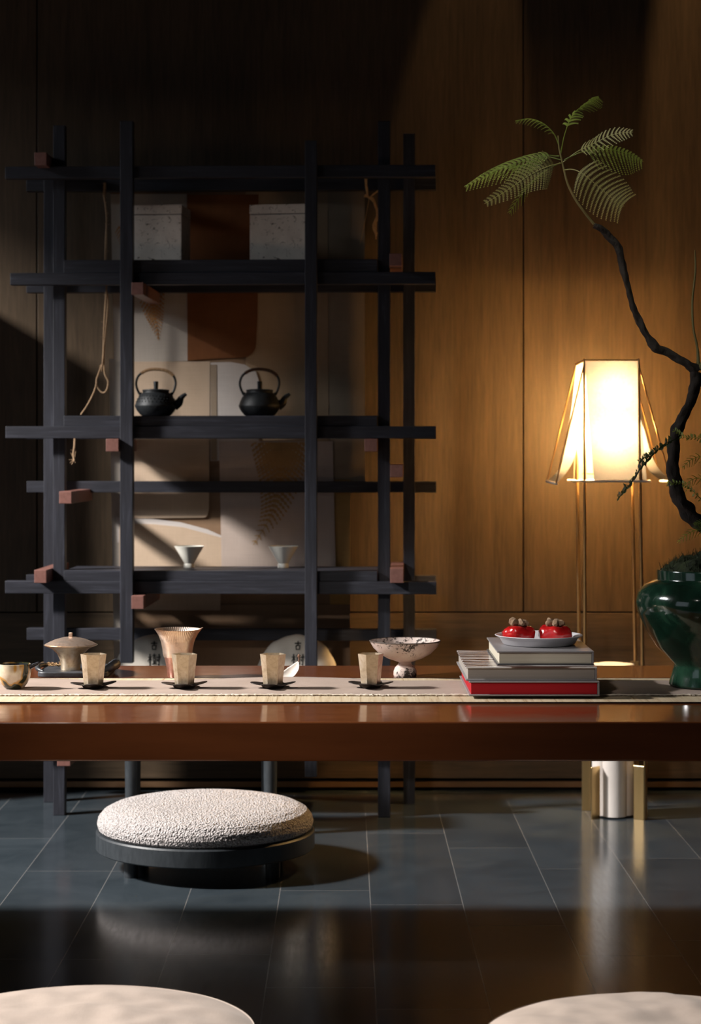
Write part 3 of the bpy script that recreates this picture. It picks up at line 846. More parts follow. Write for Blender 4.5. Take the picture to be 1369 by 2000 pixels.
def hexcup(loc, label, rot):
    t = thing('hexagonal_cup', label, 'cup', loc, 'faceted silver cups on the runner')
    def ring(r, z): return [(r * math.cos(R(60 * k)), r * math.sin(R(60 * k)), z) for k in range(6)]
    mb = MB(); hh = .0585
    rs = [(.0172, 0), (.0180, .004), (.0205, .03), (.0240, hh)]
    for (a, b) in zip(rs, rs[1:]): mb.prism(ring(*a), ring(*b), a is rs[0], False)
    mb.prism(ring(.0240, hh), ring(.0222, hh), False, False)
    mb.prism(ring(.0222, hh), ring(.0212, hh - .012), False, False)
    bm = mb.build('body', M['silver'], t, bev=.0007, world=False)
    mb = MB(); mb.prism(ring(.0211, hh - .0115), ring(.0165, .006), False, True)
    mb.build('inner_glaze', M['dark_glaze'], t, world=False)
    t.rotation_euler = (0, 0, rot); return t
CUPS = [(182.5, 3.655, 'next to the lidded bowl on the tray', R(4)), (360, 3.655, 'in front of the rose silver jug', R(-5)),
        (533, 3.655, 'in front of the pale leaf scoop', R(-2)), (724, 3.66, 'in front of the white pedestal bowl', R(7))]
sa0 = None
for i, (px, Z, where, rt_) in enumerate(CUPS):
    lo = Vector((X(px, Z), Z, REST)); lc = lo + Vector((0, 0, .0034))
    if i == 0:
        sa0 = saucer(lo, 'dark leaf shaped saucer under the silver cup ' + where, R(8)); cu0 = hexcup(lc, 'six sided aged silver cup ' + where, rt_)
    else:
        dup(sa0, lo, 'dark leaf shaped saucer under the silver cup ' + where, R(8 - 7 * i)); dup(cu0, lc, 'six sided aged silver cup ' + where, rt_)

# ------------------------------------------------------------------ rose silver jug
Zj = 3.868; lj = Vector((X(347, Zj), Zj, TZ))
t = thing('tea_jug', 'tall flared rose silver jug with fine ribs behind a faceted cup', 'jug', lj)
prof_u = [(.0270, .0395), (.0285, .045), (.0295, .055), (.0325, .070), (.0375, .083), (.0430, .0915), (.0448, .0935)]
def ribs(p, a):
    k = max(0, min(1, (p.z - .062) / .02)); f = 1 + .012 * k * math.cos(64 * a)
    lip = math.exp(-((a if a < math.pi else a - 2 * math.pi) / .16) ** 2) * max(0, (p.z - .075) / .018)
    return Vector((p.x * f * (1 + .10 * lip), p.y * f, p.z + .003 * lip))
fine = []
for a, b in zip(prof_u, prof_u[1:]): fine += [(a[0] + (b[0] - a[0]) * k / 5, a[1] + (b[1] - a[1]) * k / 5) for k in range(5)]
fine.append(prof_u[-1])
inner = [(r - .0012, z) for r, z in reversed(fine)]
MB().lathe(fine + inner + [(.0, .042)], 256, (0, 0, 0), ribs).build('body', M['rose_silver'], t, True, world=False, angle=60)
MB().lathe([(0, 0), (.0185, 0), (.0195, .002), (.0215, .020), (.0262, .0395), (0, .0395)], 64).build('copper_foot', M['copper_metal'], t, True, world=False)

# ------------------------------------------------------------------ tray with lidded bowl
Zt0 = 3.852; tl = Vector(((X(62, Zt0) + X(216, Zt0)) / 2, 3.935, TZ))
t = thing('tea_tray', 'black stone tray with curled ends under the lidded silver bowl', 'tray', tl)
w, d = X(204, Zt0) - X(66, Zt0), .155
def rrect(wd, dp, r, z):
    out = []
    for cx, cy, q in ((wd / 2 - r, dp / 2 - r, 0), (-wd / 2 + r, dp / 2 - r, 90), (-wd / 2 + r, -dp / 2 + r, 180), (wd / 2 - r, -dp / 2 + r, 270)):
        for a in range(0, 91, 15): out.append((cx + r * math.cos(R(q + a)), cy + r * math.sin(R(q + a)), z))
    return out
mb = MB(); mb.prism(rrect(w, d, .02, 0), rrect(w, d, .02, .0105))
mb.build('slab', M['tray'], t, True, .002, world=False)
for s in (-1, 1):
    mb = MB(); pts = [(s * (w / 2 - .010), -.055, .012), (s * (w / 2 + .002), -.04, .0155), (s * (w / 2 + .008), 0, .0175), (s * (w / 2 + .002), .04, .0155), (s * (w / 2 - .010), .055, .012)]
    k_ = 1 if s > 0 else .55
    mb.tube(interp([(q[0], q[1], q[2] * (.55 + .45 * k_)) for q in pts], 6), [k_ * r for r in lerp_list([.004, .0085, .0100, .0085, .004], 6)], 12)
    mb.build('curled_end', M['tray'], t, True, world=False)
tt = thing('dry_tea', 'small heap of reddish dry tea on the black stone tray', 'tea', tl + Vector((-.045, .045, .0107)))
mb = MB(); r4 = random.Random(2)
for k in range(150):
    c = Vector((r4.gauss(0, .014), r4.gauss(0, .008), abs(r4.gauss(0, .0018)) + .0008)); c.x = max(-.03, min(.03, c.x))
    dv = Vector((r4.uniform(-1, 1), r4.uniform(-1, 1), r4.uniform(-.2, .2))).normalized() * .0035
    mb.tube([c - dv, c, c + dv], [.0004, .0008, .0004], 5)
o = mb.build('leaves', M['tealeaf'], tt, world=False); o['kind'] = 'stuff'
Zg = 3.905; lg = Vector((X(138, Zg), Zg, TZ + .0107))
t = thing('lidded_bowl', 'flared silver bowl with domed lid on the black stone tray', 'lidded bowl', lg)
MB().lathe([(0, 0), (.0190, 0), (.0192, .0015), (.0195, .010), (.0212, .020), (.0260, .031), (.0365, .0415), (.0515, .0475), (.0525, .0485), (.0510, .0487), (.0355, .043), (.024, .031), (.016, .006), (0, .005)], 80).build('bowl', M['silver'], t, True, world=False, angle=60)
lid = MB().lathe([(0, .0470), (.0495, .0486), (.0500, .0498), (.0430, .0535), (.0300, .0590), (.0140, .0632), (0, .0645)], 80).build('lid', M['rose_silver'], t, True, world=False, angle=60)
MB().box((-.0035, -.0035, .0635), (.0035, .0035, .0725)).build('knob', M['rose_silver'], lid, bev=.001, world=False)

# ------------------------------------------------------------------ glazed pouring bowl at the left
Zc = 3.648; lc = Vector((X(28, Zc), Zc, REST))
t = thing('pouring_bowl', 'small olive and gold blotched ceramic bowl with a spout, at the near end of the runner', 'bowl', lc)
t['label'] = 'small olive and gold blotched ceramic bowl with a spout, beside the black tray'
MB().lathe([(0, 0), (.0160, 0), (.0180, .0015), (.0240, .009), (.0285, .019), (.0305, .030), (.0300, .0445), (.0285, .0450), (.0280, .030), (.0250, .015), (0, .010)], 72).build('body', M['ceramic'], t, True, world=False, angle=55)
MB().lathe([(.0278, .0425), (.0262, .025), (.018, .0115), (0, .011)], 48).build('inner_glaze', M['dark_glaze'], t, True, world=False)
MB().grid(lambda u, v: (.0285 + .017 * v, (.009 - .005 * v) * math.cos(math.pi * (1 + u)), .0425 + .006 * v + (.009 - .004 * v) * math.sin(math.pi * (1 + u)) * .9), 14, 8).build('spout', M['dark_glaze'], t, True, world=False, solid=.0016)

# ------------------------------------------------------------------ pedestal bowl
Zp = 3.875; lp = Vector((X(791, Zp), Zp, TZ))
t = thing('pedestal_bowl', 'speckled whitish footed bowl standing at the back of the table', 'bowl', lp)
MB().lathe([(.0115, .0285), (.018, .0305), (.034, .0360), (.050, .0450), (.0620, .0570), (.0690, .0695), (.0680, .0705), (.0600, .0590), (.048, .0480), (.030, .0400), (0, .0370)], 96).build('bowl', M['speckled'], t, True, world=False, angle=60)
MB().lathe([(.0690, .0690), (.0697, .0700), (.0690, .0710), (.0680, .0712), (.0676, .0703)], 96).build('rim', M['rimblack'], t, True, world=False)
MB().lathe([(0, 0), (.0212, 0), (.0225, .003), (.0222, .011), (.0195, .018), (.0140, .0235), (.0122, .0270), (.0130, .0305), (0, .0305)], 64).build('foot', M['speckled'], t, True, world=False, angle=60)

# ------------------------------------------------------------------ leaf scoop
Zs = 3.80; ls = Vector((X(560, Zs), Zs, TZ + .0030))
t = thing('leaf_scoop', 'pale curled leaf shaped tea scoop with a brown stem behind the third cup', 'scoop', ls)
t['label'] = 'pale curled leaf shaped tea scoop with a brown stem standing up'
cl = interp([(-.016, -.008, .0030), (-.004, -.003, .0065), (.010, .002, .0130), (.020, .003, .0240), (.0225, .003, .0340)], 8)
wd = lerp_list([.002, .0095, .0125, .0085, .0015], 8)
mb = MB()
def sc(u, v):
    i = min(int(v * (len(cl) - 1)), len(cl) - 1); p = cl[i]; w = wd[i]; s = (u - .5) * 2
    return p + Vector((-.50, .62, .60)) * (w * s) + Vector((-.30, -.5, .25)) * (w * s * s * .6)
mb.grid(sc, 10, len(cl) - 1); mb.build('leaf', M['scoop'], t, True, world=False, angle=90, solid=.0008)
MB().tube(interp([(.0225, .003, .033), (.0235, .003, .040), (.0225, .003, .044), (.0245, .003, .047)], 4), lerp_list([.0012, .0014, .0022, .0030], 4), 8).build('stem_tip', M['scoop_tip'], t, True, world=False)

# ------------------------------------------------------------------ books
def book(name, label, x0, x1, y0, y1, z0, z1, mp, mtop, mbot, ms):
    t = thing(name, label, 'book', ((x0 + x1) / 2, (y0 + y1) / 2, z0), 'stacked books on the runner')
    cv = .0028
    MB().box((x0 + .004, y0 + .004, z0 + cv), (x1 - .004, y1 - .004, z1 - cv)).build('pages', mp, t)
    MB().box((x0, y0, z1 - cv), (x1, y1, z1)).build('front_cover', mtop, t, bev=.0008)
    MB().box((x0, y0, z0), (x1, y1, z0 + cv)).build('back_cover', mbot, t, bev=.0008)
    MB().box((x1 - .0035, y0, z0 + cv), (x1, y1, z1 - cv)).build('spine', ms, t, bev=.0008)
    return t
zb0 = REST + .0028; yb = 3.506; sb = F / yb
h1, h2, h3 = .0262, .0250, .0250
book('red_book', 'grey bound book with red page edges at the bottom of the stack', X(916, yb), X(1171, yb), yb, yb + .295, zb0, zb0 + h1, M['page_red'], M['cover_grey'], M['cover_grey'], M['cover_grey'])
book('art_book', 'large book with brown swirled cover in the middle of the stack', X(910, yb), X(1166, yb + .004), yb + .004, yb + .300, zb0 + h1 + .0002, zb0 + h1 + h2, M['page_white'], M['cover_photo'], M['cover_grey'], M['cover_grey'])
yt = 3.535
book('small_book', 'smaller grey book with ivory pages on top of the stack under the plate', X(971, yt), X(1160, yt), yt, yt + .262, zb0 + h1 + h2 + .0002, zb0 + h1 + h2 + h3, M['page_cream'], M['cover_grey'], M['cover_dark'], M['cover_grey'])
BTOP = zb0 + h1 + h2 + h3 + .0002
# plate and persimmons
Zpl = 3.66; lpl = Vector((X(1052, Zpl), Zpl, BTOP))
t = thing('plate', 'pale grey oval plate on top of the stacked books', 'plate', lpl)
MB().lathe([(0, 0), (.062, 0), (.0660, .002), (.0720, .0120), (.0790, .0160), (.0805, .0172), (.0795, .0182), (.0705, .0150), (.0640, .0045), (0, .0035)], 96).build('dish', M['plate'], t, True, world=False, angle=50)
def persimmon(px, label, rot, seed):
    Z = 3.655; lo = Vector((X(px, Z), Z, BTOP + .0050))
    t = thing('persimmon', label, 'fruit', lo, 'red persimmons on the plate')
    def jit(p, a):
        q = Vector((p.x, p.y, p.z)) * 45 + Vector((seed, 0, 0))
        return p * (1 + .13 * mnoise.noise(q) + .05 * mnoise.noise(q * 2.3) + .03 * math.sin(5 * a + seed)) if p.z > .001 else p
    MB().lathe([(0, 0), (.021, 0), (.0275, .003), (.0305, .010), (.0305, .018), (.0280, .0245), (.022, .0285), (.010, .0285), (0, .0270)], 64, (0, 0, 0), jit).build('fruit', M['persimmon'], t, True, world=False, angle=80)
    r5 = random.Random(seed); mb = MB()
    for k in range(5):
        a = 2 * math.pi * k / 5 + r5.uniform(-.3, .3)
        c = Vector((math.cos(a), math.sin(a), 0))
        pts = [Vector((0, 0, .0275)), c * .007 + Vector((0, 0, .0325 + r5.uniform(0, .004))), c * .014 + Vector((0, 0, .0345 + r5.uniform(-.002, .003))), c * .019 + Vector((0, 0, .0305 + r5.uniform(0, .004)))]
        mb.tube(interp(pts, 4), lerp_list([.004, .0062, .0062, .003], 4), 9, .35)
    mb.build('calyx', M['calyx'], t, True, world=False)
    MB().tube([(0, 0, .028), (.001, 0, .038)], [.003, .0035], 8).build('stalk', M['calyx'], t, True, world=False)
    t.rotation_euler = (0, 0, rot)
    return t
persimmon(1012, 'crinkled glossy red persimmon on the plate, the one nearer the pedestal bowl', 0, 3)
persimmon(1083, 'crinkled glossy red persimmon on the plate, the one nearer the lamp', 1.1, 8)

# ------------------------------------------------------------------ vase with tree
Zv = 3.685; lv = Vector((X(1385, Zv), Zv, REST + .001))
pt = thing('potted_tree', 'green glazed urn holding a crooked dark branch with feathery fern leaves', 'potted plant', lv)
MB().lathe([(0, 0), (.0725, 0), (.0740, .003), (.0700, .018), (.0645, .036), (.0655, .041), (.0790, .054), (.0960, .071), (.1150, .101), (.1300, .132), (.1345, .154), (.1300, .173), (.1170, .187), (.0970, .1955), (.0955, .1985), (.0965, .2120), (.0955, .2140), (.0900, .2140), (.0890, .198), (.0, .190)], 128).build('urn', M['vase'], pt, True, world=False, angle=35)
def moss_j(p, a):
    return p + Vector((0, 0, .010 * mnoise.noise(p * 40) + .005 * mnoise.noise(p * 110))) if p.z > .2 else p
mo = MB().lathe([(.0885, .200)] + [(.088 * (1 - k / 24), .212 + .030 * (1 - (1 - k / 24) ** 2)) for k in range(24)] + [(0, .242)], 96, (0, 0, 0), moss_j).build('moss', M['moss'], pt, True, world=False, angle=120)
mb = MB(); r6 = random.Random(4)
for k in range(420):
    a = r6.uniform(0, 6.283); r = .088 * math.sqrt(r6.random()); z = .212 + .030 * (1 - (r / .088) ** 2)
    b = Vector((r * math.cos(a), r * math.sin(a), z - .004)); tp = b + Vector((r6.uniform(-.008, .008), r6.uniform(-.008, .008), r6.uniform(.008, .020)))
    mb.tube([b, tp], [.0009, .0002], 4)
o = mb.build('moss_tufts', M['moss'], mo, world=False); o['kind'] = 'stuff'
# trunk
ZT = 3.69
path = [(1392, 1125, 3.69), (1396, 1075, 3.69), (1388, 1040, 3.69), (1364, 1019, 3.685), (1341, 997, 3.68), (1323, 964, 3.68), (1316, 922, 3.68), (1315, 888, 3.68), (1318, 852, 3.685), (1331, 820, 3.69), (1346, 790, 3.695), (1356, 757, 3.70), (1362, 727, 3.70)]
rad = [17, 16, 15, 15, 14, 12.5, 11.5, 11.5, 11, 10, 9.5, 9.5, 11]
pts = interp([P(*p) for p in path], 7)
trunk = MB().tube(pts, [r / 1054 for r in lerp_list(rad, 7)], 18, .5).build('trunk', M['bark'], pt, True, angle=70)
path2 = [(1362, 727, 3.70), (1343, 712, 3.70), (1324, 700, 3.705), (1302, 688, 3.71), (1281, 679, 3.71), (1263, 655, 3.715), (1247, 624, 3.72), (1233, 590, 3.72), (1223, 550, 3.725), (1215, 512, 3.73), (1208, 485, 3.73), (1191, 463, 3.735), (1175, 447, 3.735), (1160, 440, 3.735)]
pts = interp([P(*p) for p in path2], 7)
MB().tube(pts, [r / 1054 for r in lerp_list([10, 8.5, 7.5, 7, 8, 6.5, 7, 6, 6, 6, 6.5, 7, 7, 5], 7)], 14, .6).build('branch', M['bark'], pt, True, angle=70)
mb = MB()
mb.tube(interp([P(1364, 722, 3.70), P(1362, 680, 3.71), P(1354, 640, 3.71), P(1352, 590, 3.72), P(1358, 530, 3.72), P(1357, 488, 3.72)], 6), [r / 1054 for r in lerp_list([4, 2.6, 2.2, 2.0, 2.0, 1.2], 6)], 8)
mb.tube([P(1368, 722, 3.70), P(1385, 700, 3.70), P(1420, 690, 3.70)], [.009, .007, .004], 8)
mb.build('side_shoot', M['stem'], pt, True)
stem_pts = interp([P(1160, 438, 3.735), P(1143, 417, 3.735), P(1124, 390, 3.735), P(1109, 360, 3.735), P(1101, 330, 3.735), P(1097, 312, 3.735), P(1092, 290, 3.735), P(1090, 265, 3.735)], 5)
stm = MB().tube(stem_pts, [r / 1054 for r in lerp_list([2.6, 2.3, 2.2, 2.2, 2.0, 1.8, 1.6, 1.2], 5)], 8).build('green_stem', M['stem'], pt, True)
def frond(px_path, plen, side, n, m, dz, ang=70, curl=.35, start=.25, leaf_w=.16, prof=None, side_len=(1, 1)):
    """px_path: image points with depth; side: unit vector of the blade's cross direction; pinnae with fine leaflets"""
    ax = interp([P(*p) for p in px_path], 14); L = len(ax); mb = MB()
    mb.tube(ax, [.0012 * (1 - .6 * i / (L - 1)) for i in range(L)], 6)
    side = Vector(side).normalized()
    for i in range(n):
        t = start + (1 - start) * (i + .2) / n
        k = min(int(t * (L - 1)), L - 2); p = ax[k].lerp(ax[k + 1], t * (L - 1) - k); T = (ax[k + 1] - ax[k]).normalized()
        u_ = (i + .5) / n
        wl_ = plen * (prof(u_) if prof else (.55 + .45 * math.sin(math.pi * min(1, .15 + u_ * .8))) * (1 - .55 * u_ ** 3))
        for s in (0, 1):
            sg = 1 if s else -1
            S = (side - T * side.dot(T)).normalized() * sg
            D = (S * math.sin(R(ang)) + T * math.cos(R(ang))).normalized()
            w = wl_ * side_len[s]
            if w < .004: continue
            N = D.cross(T).normalized(); W = N.cross(D).normalized()
            nl = max(6, int(w / .0026)); hw = min(.0040, plen * .13)
            prev = None
            for j in range(nl):
                u = (j + .5) / nl
                drop = Vector((0, 0, -1)) * curl * w * u * u
                c = p + D * w * u + T * w * .18 * u * u + drop
                if prev is not None and j % 2 == 0:
                    pass
                h = hw * (1 - .55 * u)
                d1 = (W * .9 + D * .5).normalized(); d2 = (-W * .9 + D * .5).normalized()
                b = D * (w / nl * .42)
                for dd in (d1, d2):
                    mb.poly([c - b * .5, c - b * .9 + dd * h * .55, c + dd * h, c + b * .9 + dd * h * .5, c + b * .5])
            q = [p + D * w * u + T * w * .18 * u * u + Vector((0, 0, -1)) * curl * w * u * u for u in (0, .35, .7, 1)]
            mb.tube(q, [.0006, .0005, .0004, .0002], 4, caps=False)
    return mb.build('frond', m, stm, False)
Zl = 3.735
frond([(1095, 300, Zl), (1103, 262, Zl), (1118, 225, Zl), (1145, 203, Zl - .01), (1170, 190, Zl - .02)], .036, (.6, -.7, .5), 13, M['leaf'], 0, 66, .45, .35)
frond([(1092, 285, Zl), (1082, 262, Zl), (1062, 242, Zl), (1035, 232, Zl), (1006, 236, Zl)], .026, (.2, .9, .3), 11, M['leaf'], 0, 65, .5, .25)
frond([(1098, 318, Zl), (1128, 296, Zl), (1160, 280, Zl - .02), (1200, 262, Zl - .03), (1236, 258, Zl - .04)], .023, (.3, .25, .9), 14, M['leaf_pale'], 0, 62, .2, .3)
frond([(1102, 312, Zl), (1140, 296, Zl), (1185, 292, Zl), (1225, 300, Zl + .01), (1256, 316, Zl + .02)], .042, (.05, .4, .9), 15, M['leaf'], 0, 78, .25, .3, side_len=(1, .35))
frond([(1101, 332, Zl), (1118, 331, Zl - .01), (1137, 339, Zl - .02), (1168, 364, Zl - .02), (1195, 387, Zl - .02), (1219, 403, Zl - .02)], .046, (.62, .1, .78), 13, M['leaf_pale'], 0, 82, .06, .36, prof=lambda u: .72 + .28 * math.sin(math.pi * min(1, u * 1.0 + .1)))
frond([(1095, 312, Zl), (1060, 306, Zl + .01), (1010, 318, Zl + .02), (955, 340, Zl + .03), (908, 366, Zl + .04)], .032, (.3, .6, .8), 20, M['leaf'], 0, 66, .35, .18)
frond([(1098, 318, Zl), (1068, 326, Zl - .02), (1030, 345, Zl - .03), (990, 372, Zl - .04), (946, 398, Zl - .05)], .044, (.45, .2, .85), 20, M['leaf_pale'], 0, 68, .15, .15, prof=lambda u: (.9 - .75 * u))
frond([(1094, 318, Zl), (1064, 334, Zl), (1035, 360, Zl), (1010, 392, Zl), (994, 418, Zl)], .022, (.7, .4, .5), 11, M['leaf'], 0, 62, .3, .2)
frond([(1092, 305, Zl), (1058, 305, Zl + .02), (1020, 325, Zl + .03), (975, 330, Zl + .04), (940, 352, Zl + .05)], .030, (.3, .7, .6), 16, M['leaf'], 0, 64, .4, .2)
# little sprigs by the trunk
def sprig(px_path, plen, n, m, side=(.2, .3, 1)):
    ax = interp([P(*p) for p in px_path], 10); L = len(ax); mb = MB(); rr = random.Random(int(px_path[0][0]))
    mb.tube(ax, [.0009 * (1 - .6 * i / (L - 1)) for i in range(L)], 5)
    for i in range(n):
        t = .12 + .88 * i / n; k = min(int(t * (L - 1)), L - 2); p = ax[k].lerp(ax[k + 1], t * (L - 1) - k); T = (ax[k + 1] - ax[k]).normalized()
        for s in (-1, 1):
            D = (T * rr.uniform(.3, .9) + Vector(side).normalized() * s + Vector((rr.uniform(-.4, .4), rr.uniform(-.6, .6), rr.uniform(-.3, .3)))).normalized()
            w = plen * rr.uniform(.5, 1) * (1 - .3 * t); N = D.orthogonal().normalized(); Wd = D.cross(N)
            mb.poly([p, p + D * w * .5 + Wd * w * .30, p + D * w, p + D * w * .5 - Wd * w * .30])
    return mb.build('sprig', m, pt)
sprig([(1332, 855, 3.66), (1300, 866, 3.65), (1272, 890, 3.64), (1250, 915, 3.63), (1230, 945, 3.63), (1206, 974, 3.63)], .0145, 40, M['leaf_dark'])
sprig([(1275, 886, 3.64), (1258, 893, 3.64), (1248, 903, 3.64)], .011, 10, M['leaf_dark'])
sprig([(1405, 868, 3.66), (1370, 856, 3.66), (1338, 854, 3.66), (1315, 838, 3.65)], .013, 14, M['leaf'])
sprig([(1420, 1010, 3.66), (1370, 975, 3.66), (1335, 945, 3.655), (1300, 945, 3.65)], .012, 16, M['leaf'])
for (a) in ([(1420, 930, 3.64), (1375, 895, 3.64), (1350, 898, 3.64), (1332, 915, 3.64)], [(1430, 990, 3.64), (1380, 940, 3.64), (1350, 938, 3.64), (1338, 965, 3.64)], [(1400, 1048, 3.64), (1370, 1035, 3.64), (1345, 1042, 3.64), (1322, 1060, 3.64)], [(1400, 1030, 3.64), (1375, 1022, 3.64), (1355, 1025, 3.64)]):
    frond(a, .013, (.3, .4, .8), 8, M['leaf'], 0, 60, .3, .2)

# ------------------------------------------------------------------ floor lamp
ZN, ZFr = 5.115, 5.255
lamp = thing('floor_lamp', 'glowing tent shaped cloth lamp on thin bronze poles and a brass and stone base', 'lamp', (X(1197, 5.185), 5.185, 0))
ZTOPC = ZZ(1296.5, 5.185)
cx, cy = X(1197, 5.185), 5.185
# stone column of four lobes
mb = MB(); n_ = 96; ringp = []
for k in range(n_):
    a = 2 * math.pi * k / n_
    r = .043 + .0115 * abs(math.cos(2 * a)) ** .7
    ringp.append((r * math.cos(a), r * math.sin(a)))
mb.prism([(cx + x, cy + y, .004) for x, y in ringp], [(cx + x, cy + y, ZTOPC) for x, y in ringp])
mb.build('stone_column', M['marble'], lamp, True, angle=40)
# brass fins round the column
def fin(x0, y0, x1, y1, z1, th=.0035):
    d = Vector((x1 - x0, y1 - y0, 0)); n = Vector((-d.y, d.x, 0)).normalized() * th / 2
    a, b = Vector((x0, y0, 0)), Vector((x1, y1, 0)); r = [a - n, b - n, b + n, a + n]
    return MB().prism(r, [p + Vector((0, 0, z1)) for p in r]).build('brass_fin', M['brass'], lamp, bev=.0008)
fin(X(1136.5, ZFr), ZFr, X(1153, ZFr), ZFr - .006, ZTOPC)
fin(X(1155, ZN + .01), ZN + .01, X(1171, ZN + .035), ZN + .035, ZZ(1500, ZN))
fin(X(1238, ZN + .02), ZN + .02, X(1258, ZN), ZN, ZZ(1497, ZN))
fin(X(1258.5, ZN), ZN, X(1263, ZN + .03), ZN + .03, ZTOPC)
fin(X(1231, ZFr), ZFr, X(1247, ZFr), ZFr - .004, ZTOPC)
for nm, (xt, yt_, xb, Z) in {'a': (1141, 700, 1143, ZN), 'b': (1247, 700, 1256, ZN), 'c': (1125, 708, 1132, ZFr), 'd': (1231, 708, 1242, ZFr)}.items():
    top = P(xt, yt_, Z); bot = P(xb, 1200, Z); bot.z = .30
    MB().tube([bot, bot.lerp(top, .22), bot.lerp(top, .6), top], [.0046, .0045, .0038, .0026], 12).build('pole', M['bronze'], lamp, True)
    hub = Vector((cx, cy, .305)); dr = (hub - bot); dr.z = 0; L_ = dr.length
    MB().tube([bot + Vector((0, 0, .005)), bot + dr * ((L_ - .046) / L_) + Vector((0, 0, .005))], .004, 10).build('bracket', M['bronze'], lamp, True)
# top frame
mb = MB()
c_ = [P(1141, 704, ZN), P(1247, 704, ZN), P(1231, 712, ZFr), P(1125, 712, ZFr)]
for a, b in zip(c_, c_[1:] + c_[:1]): mb.tube([a, b], .0024, 8)
mb.build('top_frame', M['bronze'], lamp, True)
def ribbon(name, e1, z1, e2, z2):
    A = interp([P(x, y, z1) for x, y in e1], 8); B = interp([P(x, y, z2) for x, y in e2], 8); n = min(len(A), len(B)) - 1
    def fn(u, v):
        i = int(round(v * n)); s = math.sin(math.pi * u)
        return A[i].lerp(B[i], u)
    return MB().grid(fn, 8, n).build(name, M['shade_side'], lamp, True, angle=90)
ribbon('side_flap', [(1125, 711), (1117, 790), (1111, 830), (1104, 872), (1090, 918), (1068, 939)], ZFr, [(1141, 704), (1137, 790), (1132, 835), (1124, 888), (1107, 922), (1087, 944)], ZN)
ribbon('side_flap', [(1231, 712), (1236, 800), (1245, 850), (1256, 890), (1268, 920), (1290, 938)], ZFr, [(1247, 704), (1250, 806), (1260, 846), (1271, 884), (1286, 914), (1309, 938)], ZN)
def panel(name, tl, tr_, br, bl, Z, bow):
    def fn(u, v):
        t0 = P(tl[0], tl[1], Z).lerp(P(tr_[0], tr_[1], Z), u); b0 = P(bl[0], bl[1], Z).lerp(P(br[0], br[1], Z), u)
        p = t0.lerp(b0, v); p.y += bow * math.sin(math.pi * v) * (.6 + .4 * math.cos(6 * u)); return p
    return MB().grid(fn, 20, 24).build(name, M['shade_front' if name == 'front_panel' else 'shade'], lamp, True, angle=90)
panel('front_panel', (1142, 705), (1246, 704), (1263, 938), (1160, 939), ZN - .002, .006)
panel('back_panel', (1126, 712), (1230, 712), (1243, 938), (1120, 938), ZFr + .002, -.004)
MB().grid(lambda u, v: c_[0].lerp(c_[1], u).lerp(c_[3].lerp(c_[2], u), v), 4, 4).build('top_cloth', M['shade_front'], lamp, True)
for a, b, Z in (((1117, 940), (1271, 940), ZN - .003), ((1108, 938), (1256, 938), ZFr + .003)):
    MB().tube([P(a[0], a[1], Z), P((a[0] + b[0]) / 2, a[1], Z), P(b[0], b[1], Z)], .0030, 10).build('hem_bar', M['fray'], lamp, True)
MB().tube([P(1068, 940, ZFr), P(1087, 945, ZN)], .0034, 10).build('hem_bar', M['fray'], lamp, True)
MB().tube([P(1290, 939, ZFr), P(1310, 940, ZN)], .0034, 10).build('hem_bar', M['fray'], lamp, True)
for a, b in (((1125, 714, ZFr), (1069, 938, ZFr)), ((1141, 712, ZN), (1086, 943, ZN)), ((1247, 712, ZN), (1309, 938, ZN)), ((1233, 714, ZFr), (1290, 936, ZFr))):
    MB().tube([P(*a), P(*b)], .0022, 8).build('strut', M['bronze'], lamp, True)
MB().lathe([(0, -.060), (.012, -.056), (.015, -.04), (.015, .04), (.012, .056), (0, .060)], 24, P(1195, 805, 5.185)).build('bulb', M['bulb'], lamp, True)
MB().lathe([(.027, 0), (.060, 0), (.060, .002), (.027, .002), (.027, 0)], 40, P(1190, 926, 5.185)).build('added_baffle', M['bronze'], lamp, True)  # hidden ring added to keep lamp light off the floor and lower wall
for sx_ in (-1, 1):
    MB().tube([P(1190, 925, 5.185) + Vector((sx_ * .058, 0, 0)), P(1190, 925, 5.185) + Vector((sx_ * .072, 0, 0))], .0015, 6).build('baffle_arm', M['bronze'], lamp, True)  # arms that hold the added ring
MB().tube([P(1195, 762, 5.185), P(1190, 712, 5.185)], .004, 8).build('bulb_holder', M['bronze'], lamp, True)

# ------------------------------------------------------------------ lights
def light(name, kind, loc, energy, color, **kw):
    L = bpy.data.lights.new(name, kind); L.energy = energy; L.color = color
    for k, v in kw.items(): setattr(L, k, v)
    o = bpy.data.objects.new(name, L); COL.objects.link(o); o.location = loc
    return o
def aim(o, target):
    o.rotation_euler = (Vector(target) - o.location).to_track_quat('-Z', 'Y').to_euler()
s = light('low_sun', 'SPOT', (-4.4, 3.70, 3.4), 3000, (1, .95, .90), spot_size=R(64), spot_blend=.2, shadow_soft_size=.24)
aim(s, (-.1, 4.2, .6))
for py_ in (765, 805, 845):
    light('lamp_glow', 'POINT', P(1195, py_, 5.185), 106, (1, .585, .22), shadow_soft_size=.016)
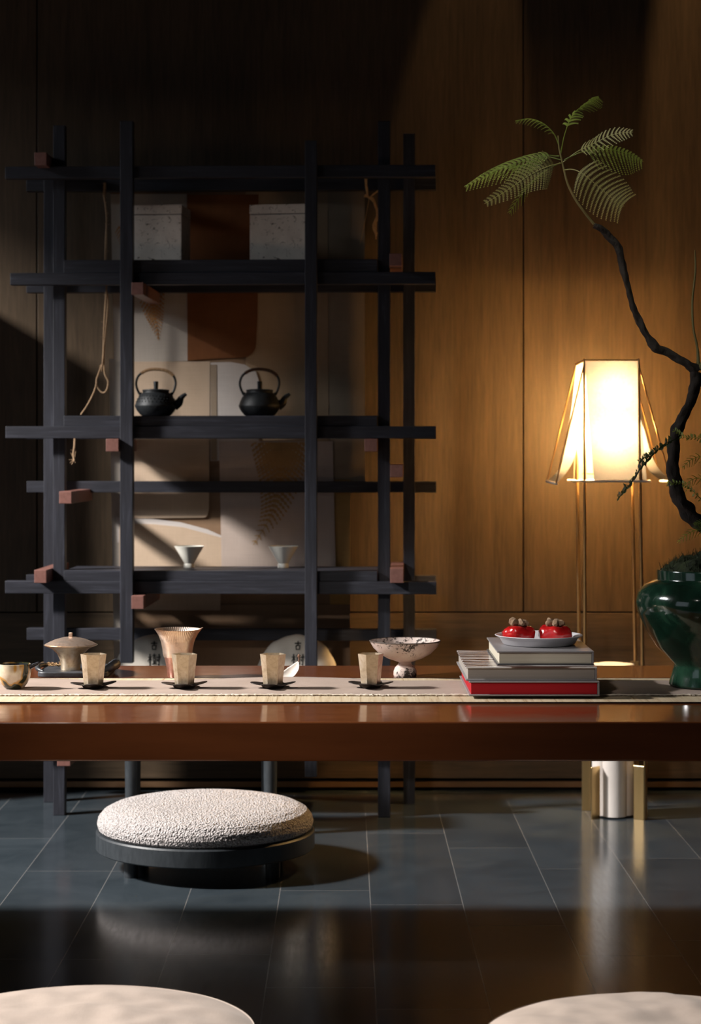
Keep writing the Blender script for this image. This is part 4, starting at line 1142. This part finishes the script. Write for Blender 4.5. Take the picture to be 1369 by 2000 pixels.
# two added spots; the gap between their beams imitates a shadow on the wall
for x, sg, e in ((.545, -1, 80), (.806, 1, 200)):
    d = light('added_wall_wash', 'SPOT', (x, 5.20, 3.86), e, (1, .60, .26), spot_size=R(13), spot_blend=.42, shadow_soft_size=.012)
    aim(d, (x + sg * math.tan(R(6.2)) * 2.54, 5.556, 1.35))
# added fill spots: one brightens the table front, one the branch
d = light('table_fill', 'SPOT', (-.9, 1.2, 2.4), 112, (1, .92, .84), spot_size=R(25), spot_blend=.45, shadow_soft_size=.12)
aim(d, (-.06, 3.85, .62))
d = light('plant_fill', 'SPOT', (-.3, 2.9, 3.1), 75, (1, .93, .78), spot_size=R(15), spot_blend=.6, shadow_soft_size=.05)
aim(d, (.37, 3.73, 1.45))
# sky beyond the window, and an added soft fill at the front opening
a = light('sky_glow', 'AREA', (-4.5, 3.8, 3.1), 88, (.90, .94, 1.0), shape='RECTANGLE', size=1.5, size_y=.75)
aim(a, (-.3, 4.7, 1.0))
a = light('front_fill', 'AREA', (LX - .25, 1.1, 1.4), 6, (.78, .88, 1.0), shape='RECTANGLE', size=1.7, size_y=1.5)
aim(a, (0, 3.2, .9))
w = bpy.data.worlds.new('room_dusk'); scene.world = w; w.use_nodes = True
bg = w.node_tree.nodes['Background']; bg.inputs['Color'].default_value = (.75, .85, 1.0, 1); bg.inputs['Strength'].default_value = .010

# ------------------------------------------------------------------ camera
cam = bpy.data.cameras.new('camera'); co = bpy.data.objects.new('camera', cam); COL.objects.link(co)
co.location = (0, 0, H); co.rotation_euler = (R(90), 0, 0)
cam.lens = 70; cam.sensor_width = 36; cam.sensor_fit = 'AUTO'
cam.shift_y = -120 / 2000; cam.shift_x = 9.5 / 2000
cam.dof.use_dof = True; cam.dof.focus_distance = 3.68; cam.dof.aperture_fstop = 6.5
cam.clip_start = .05
scene.camera = co
vs = scene.view_settings
vs.view_transform = 'Standard'; vs.look = 'None'; vs.gamma = 1; vs.use_curve_mapping = False; vs.exposure = 0
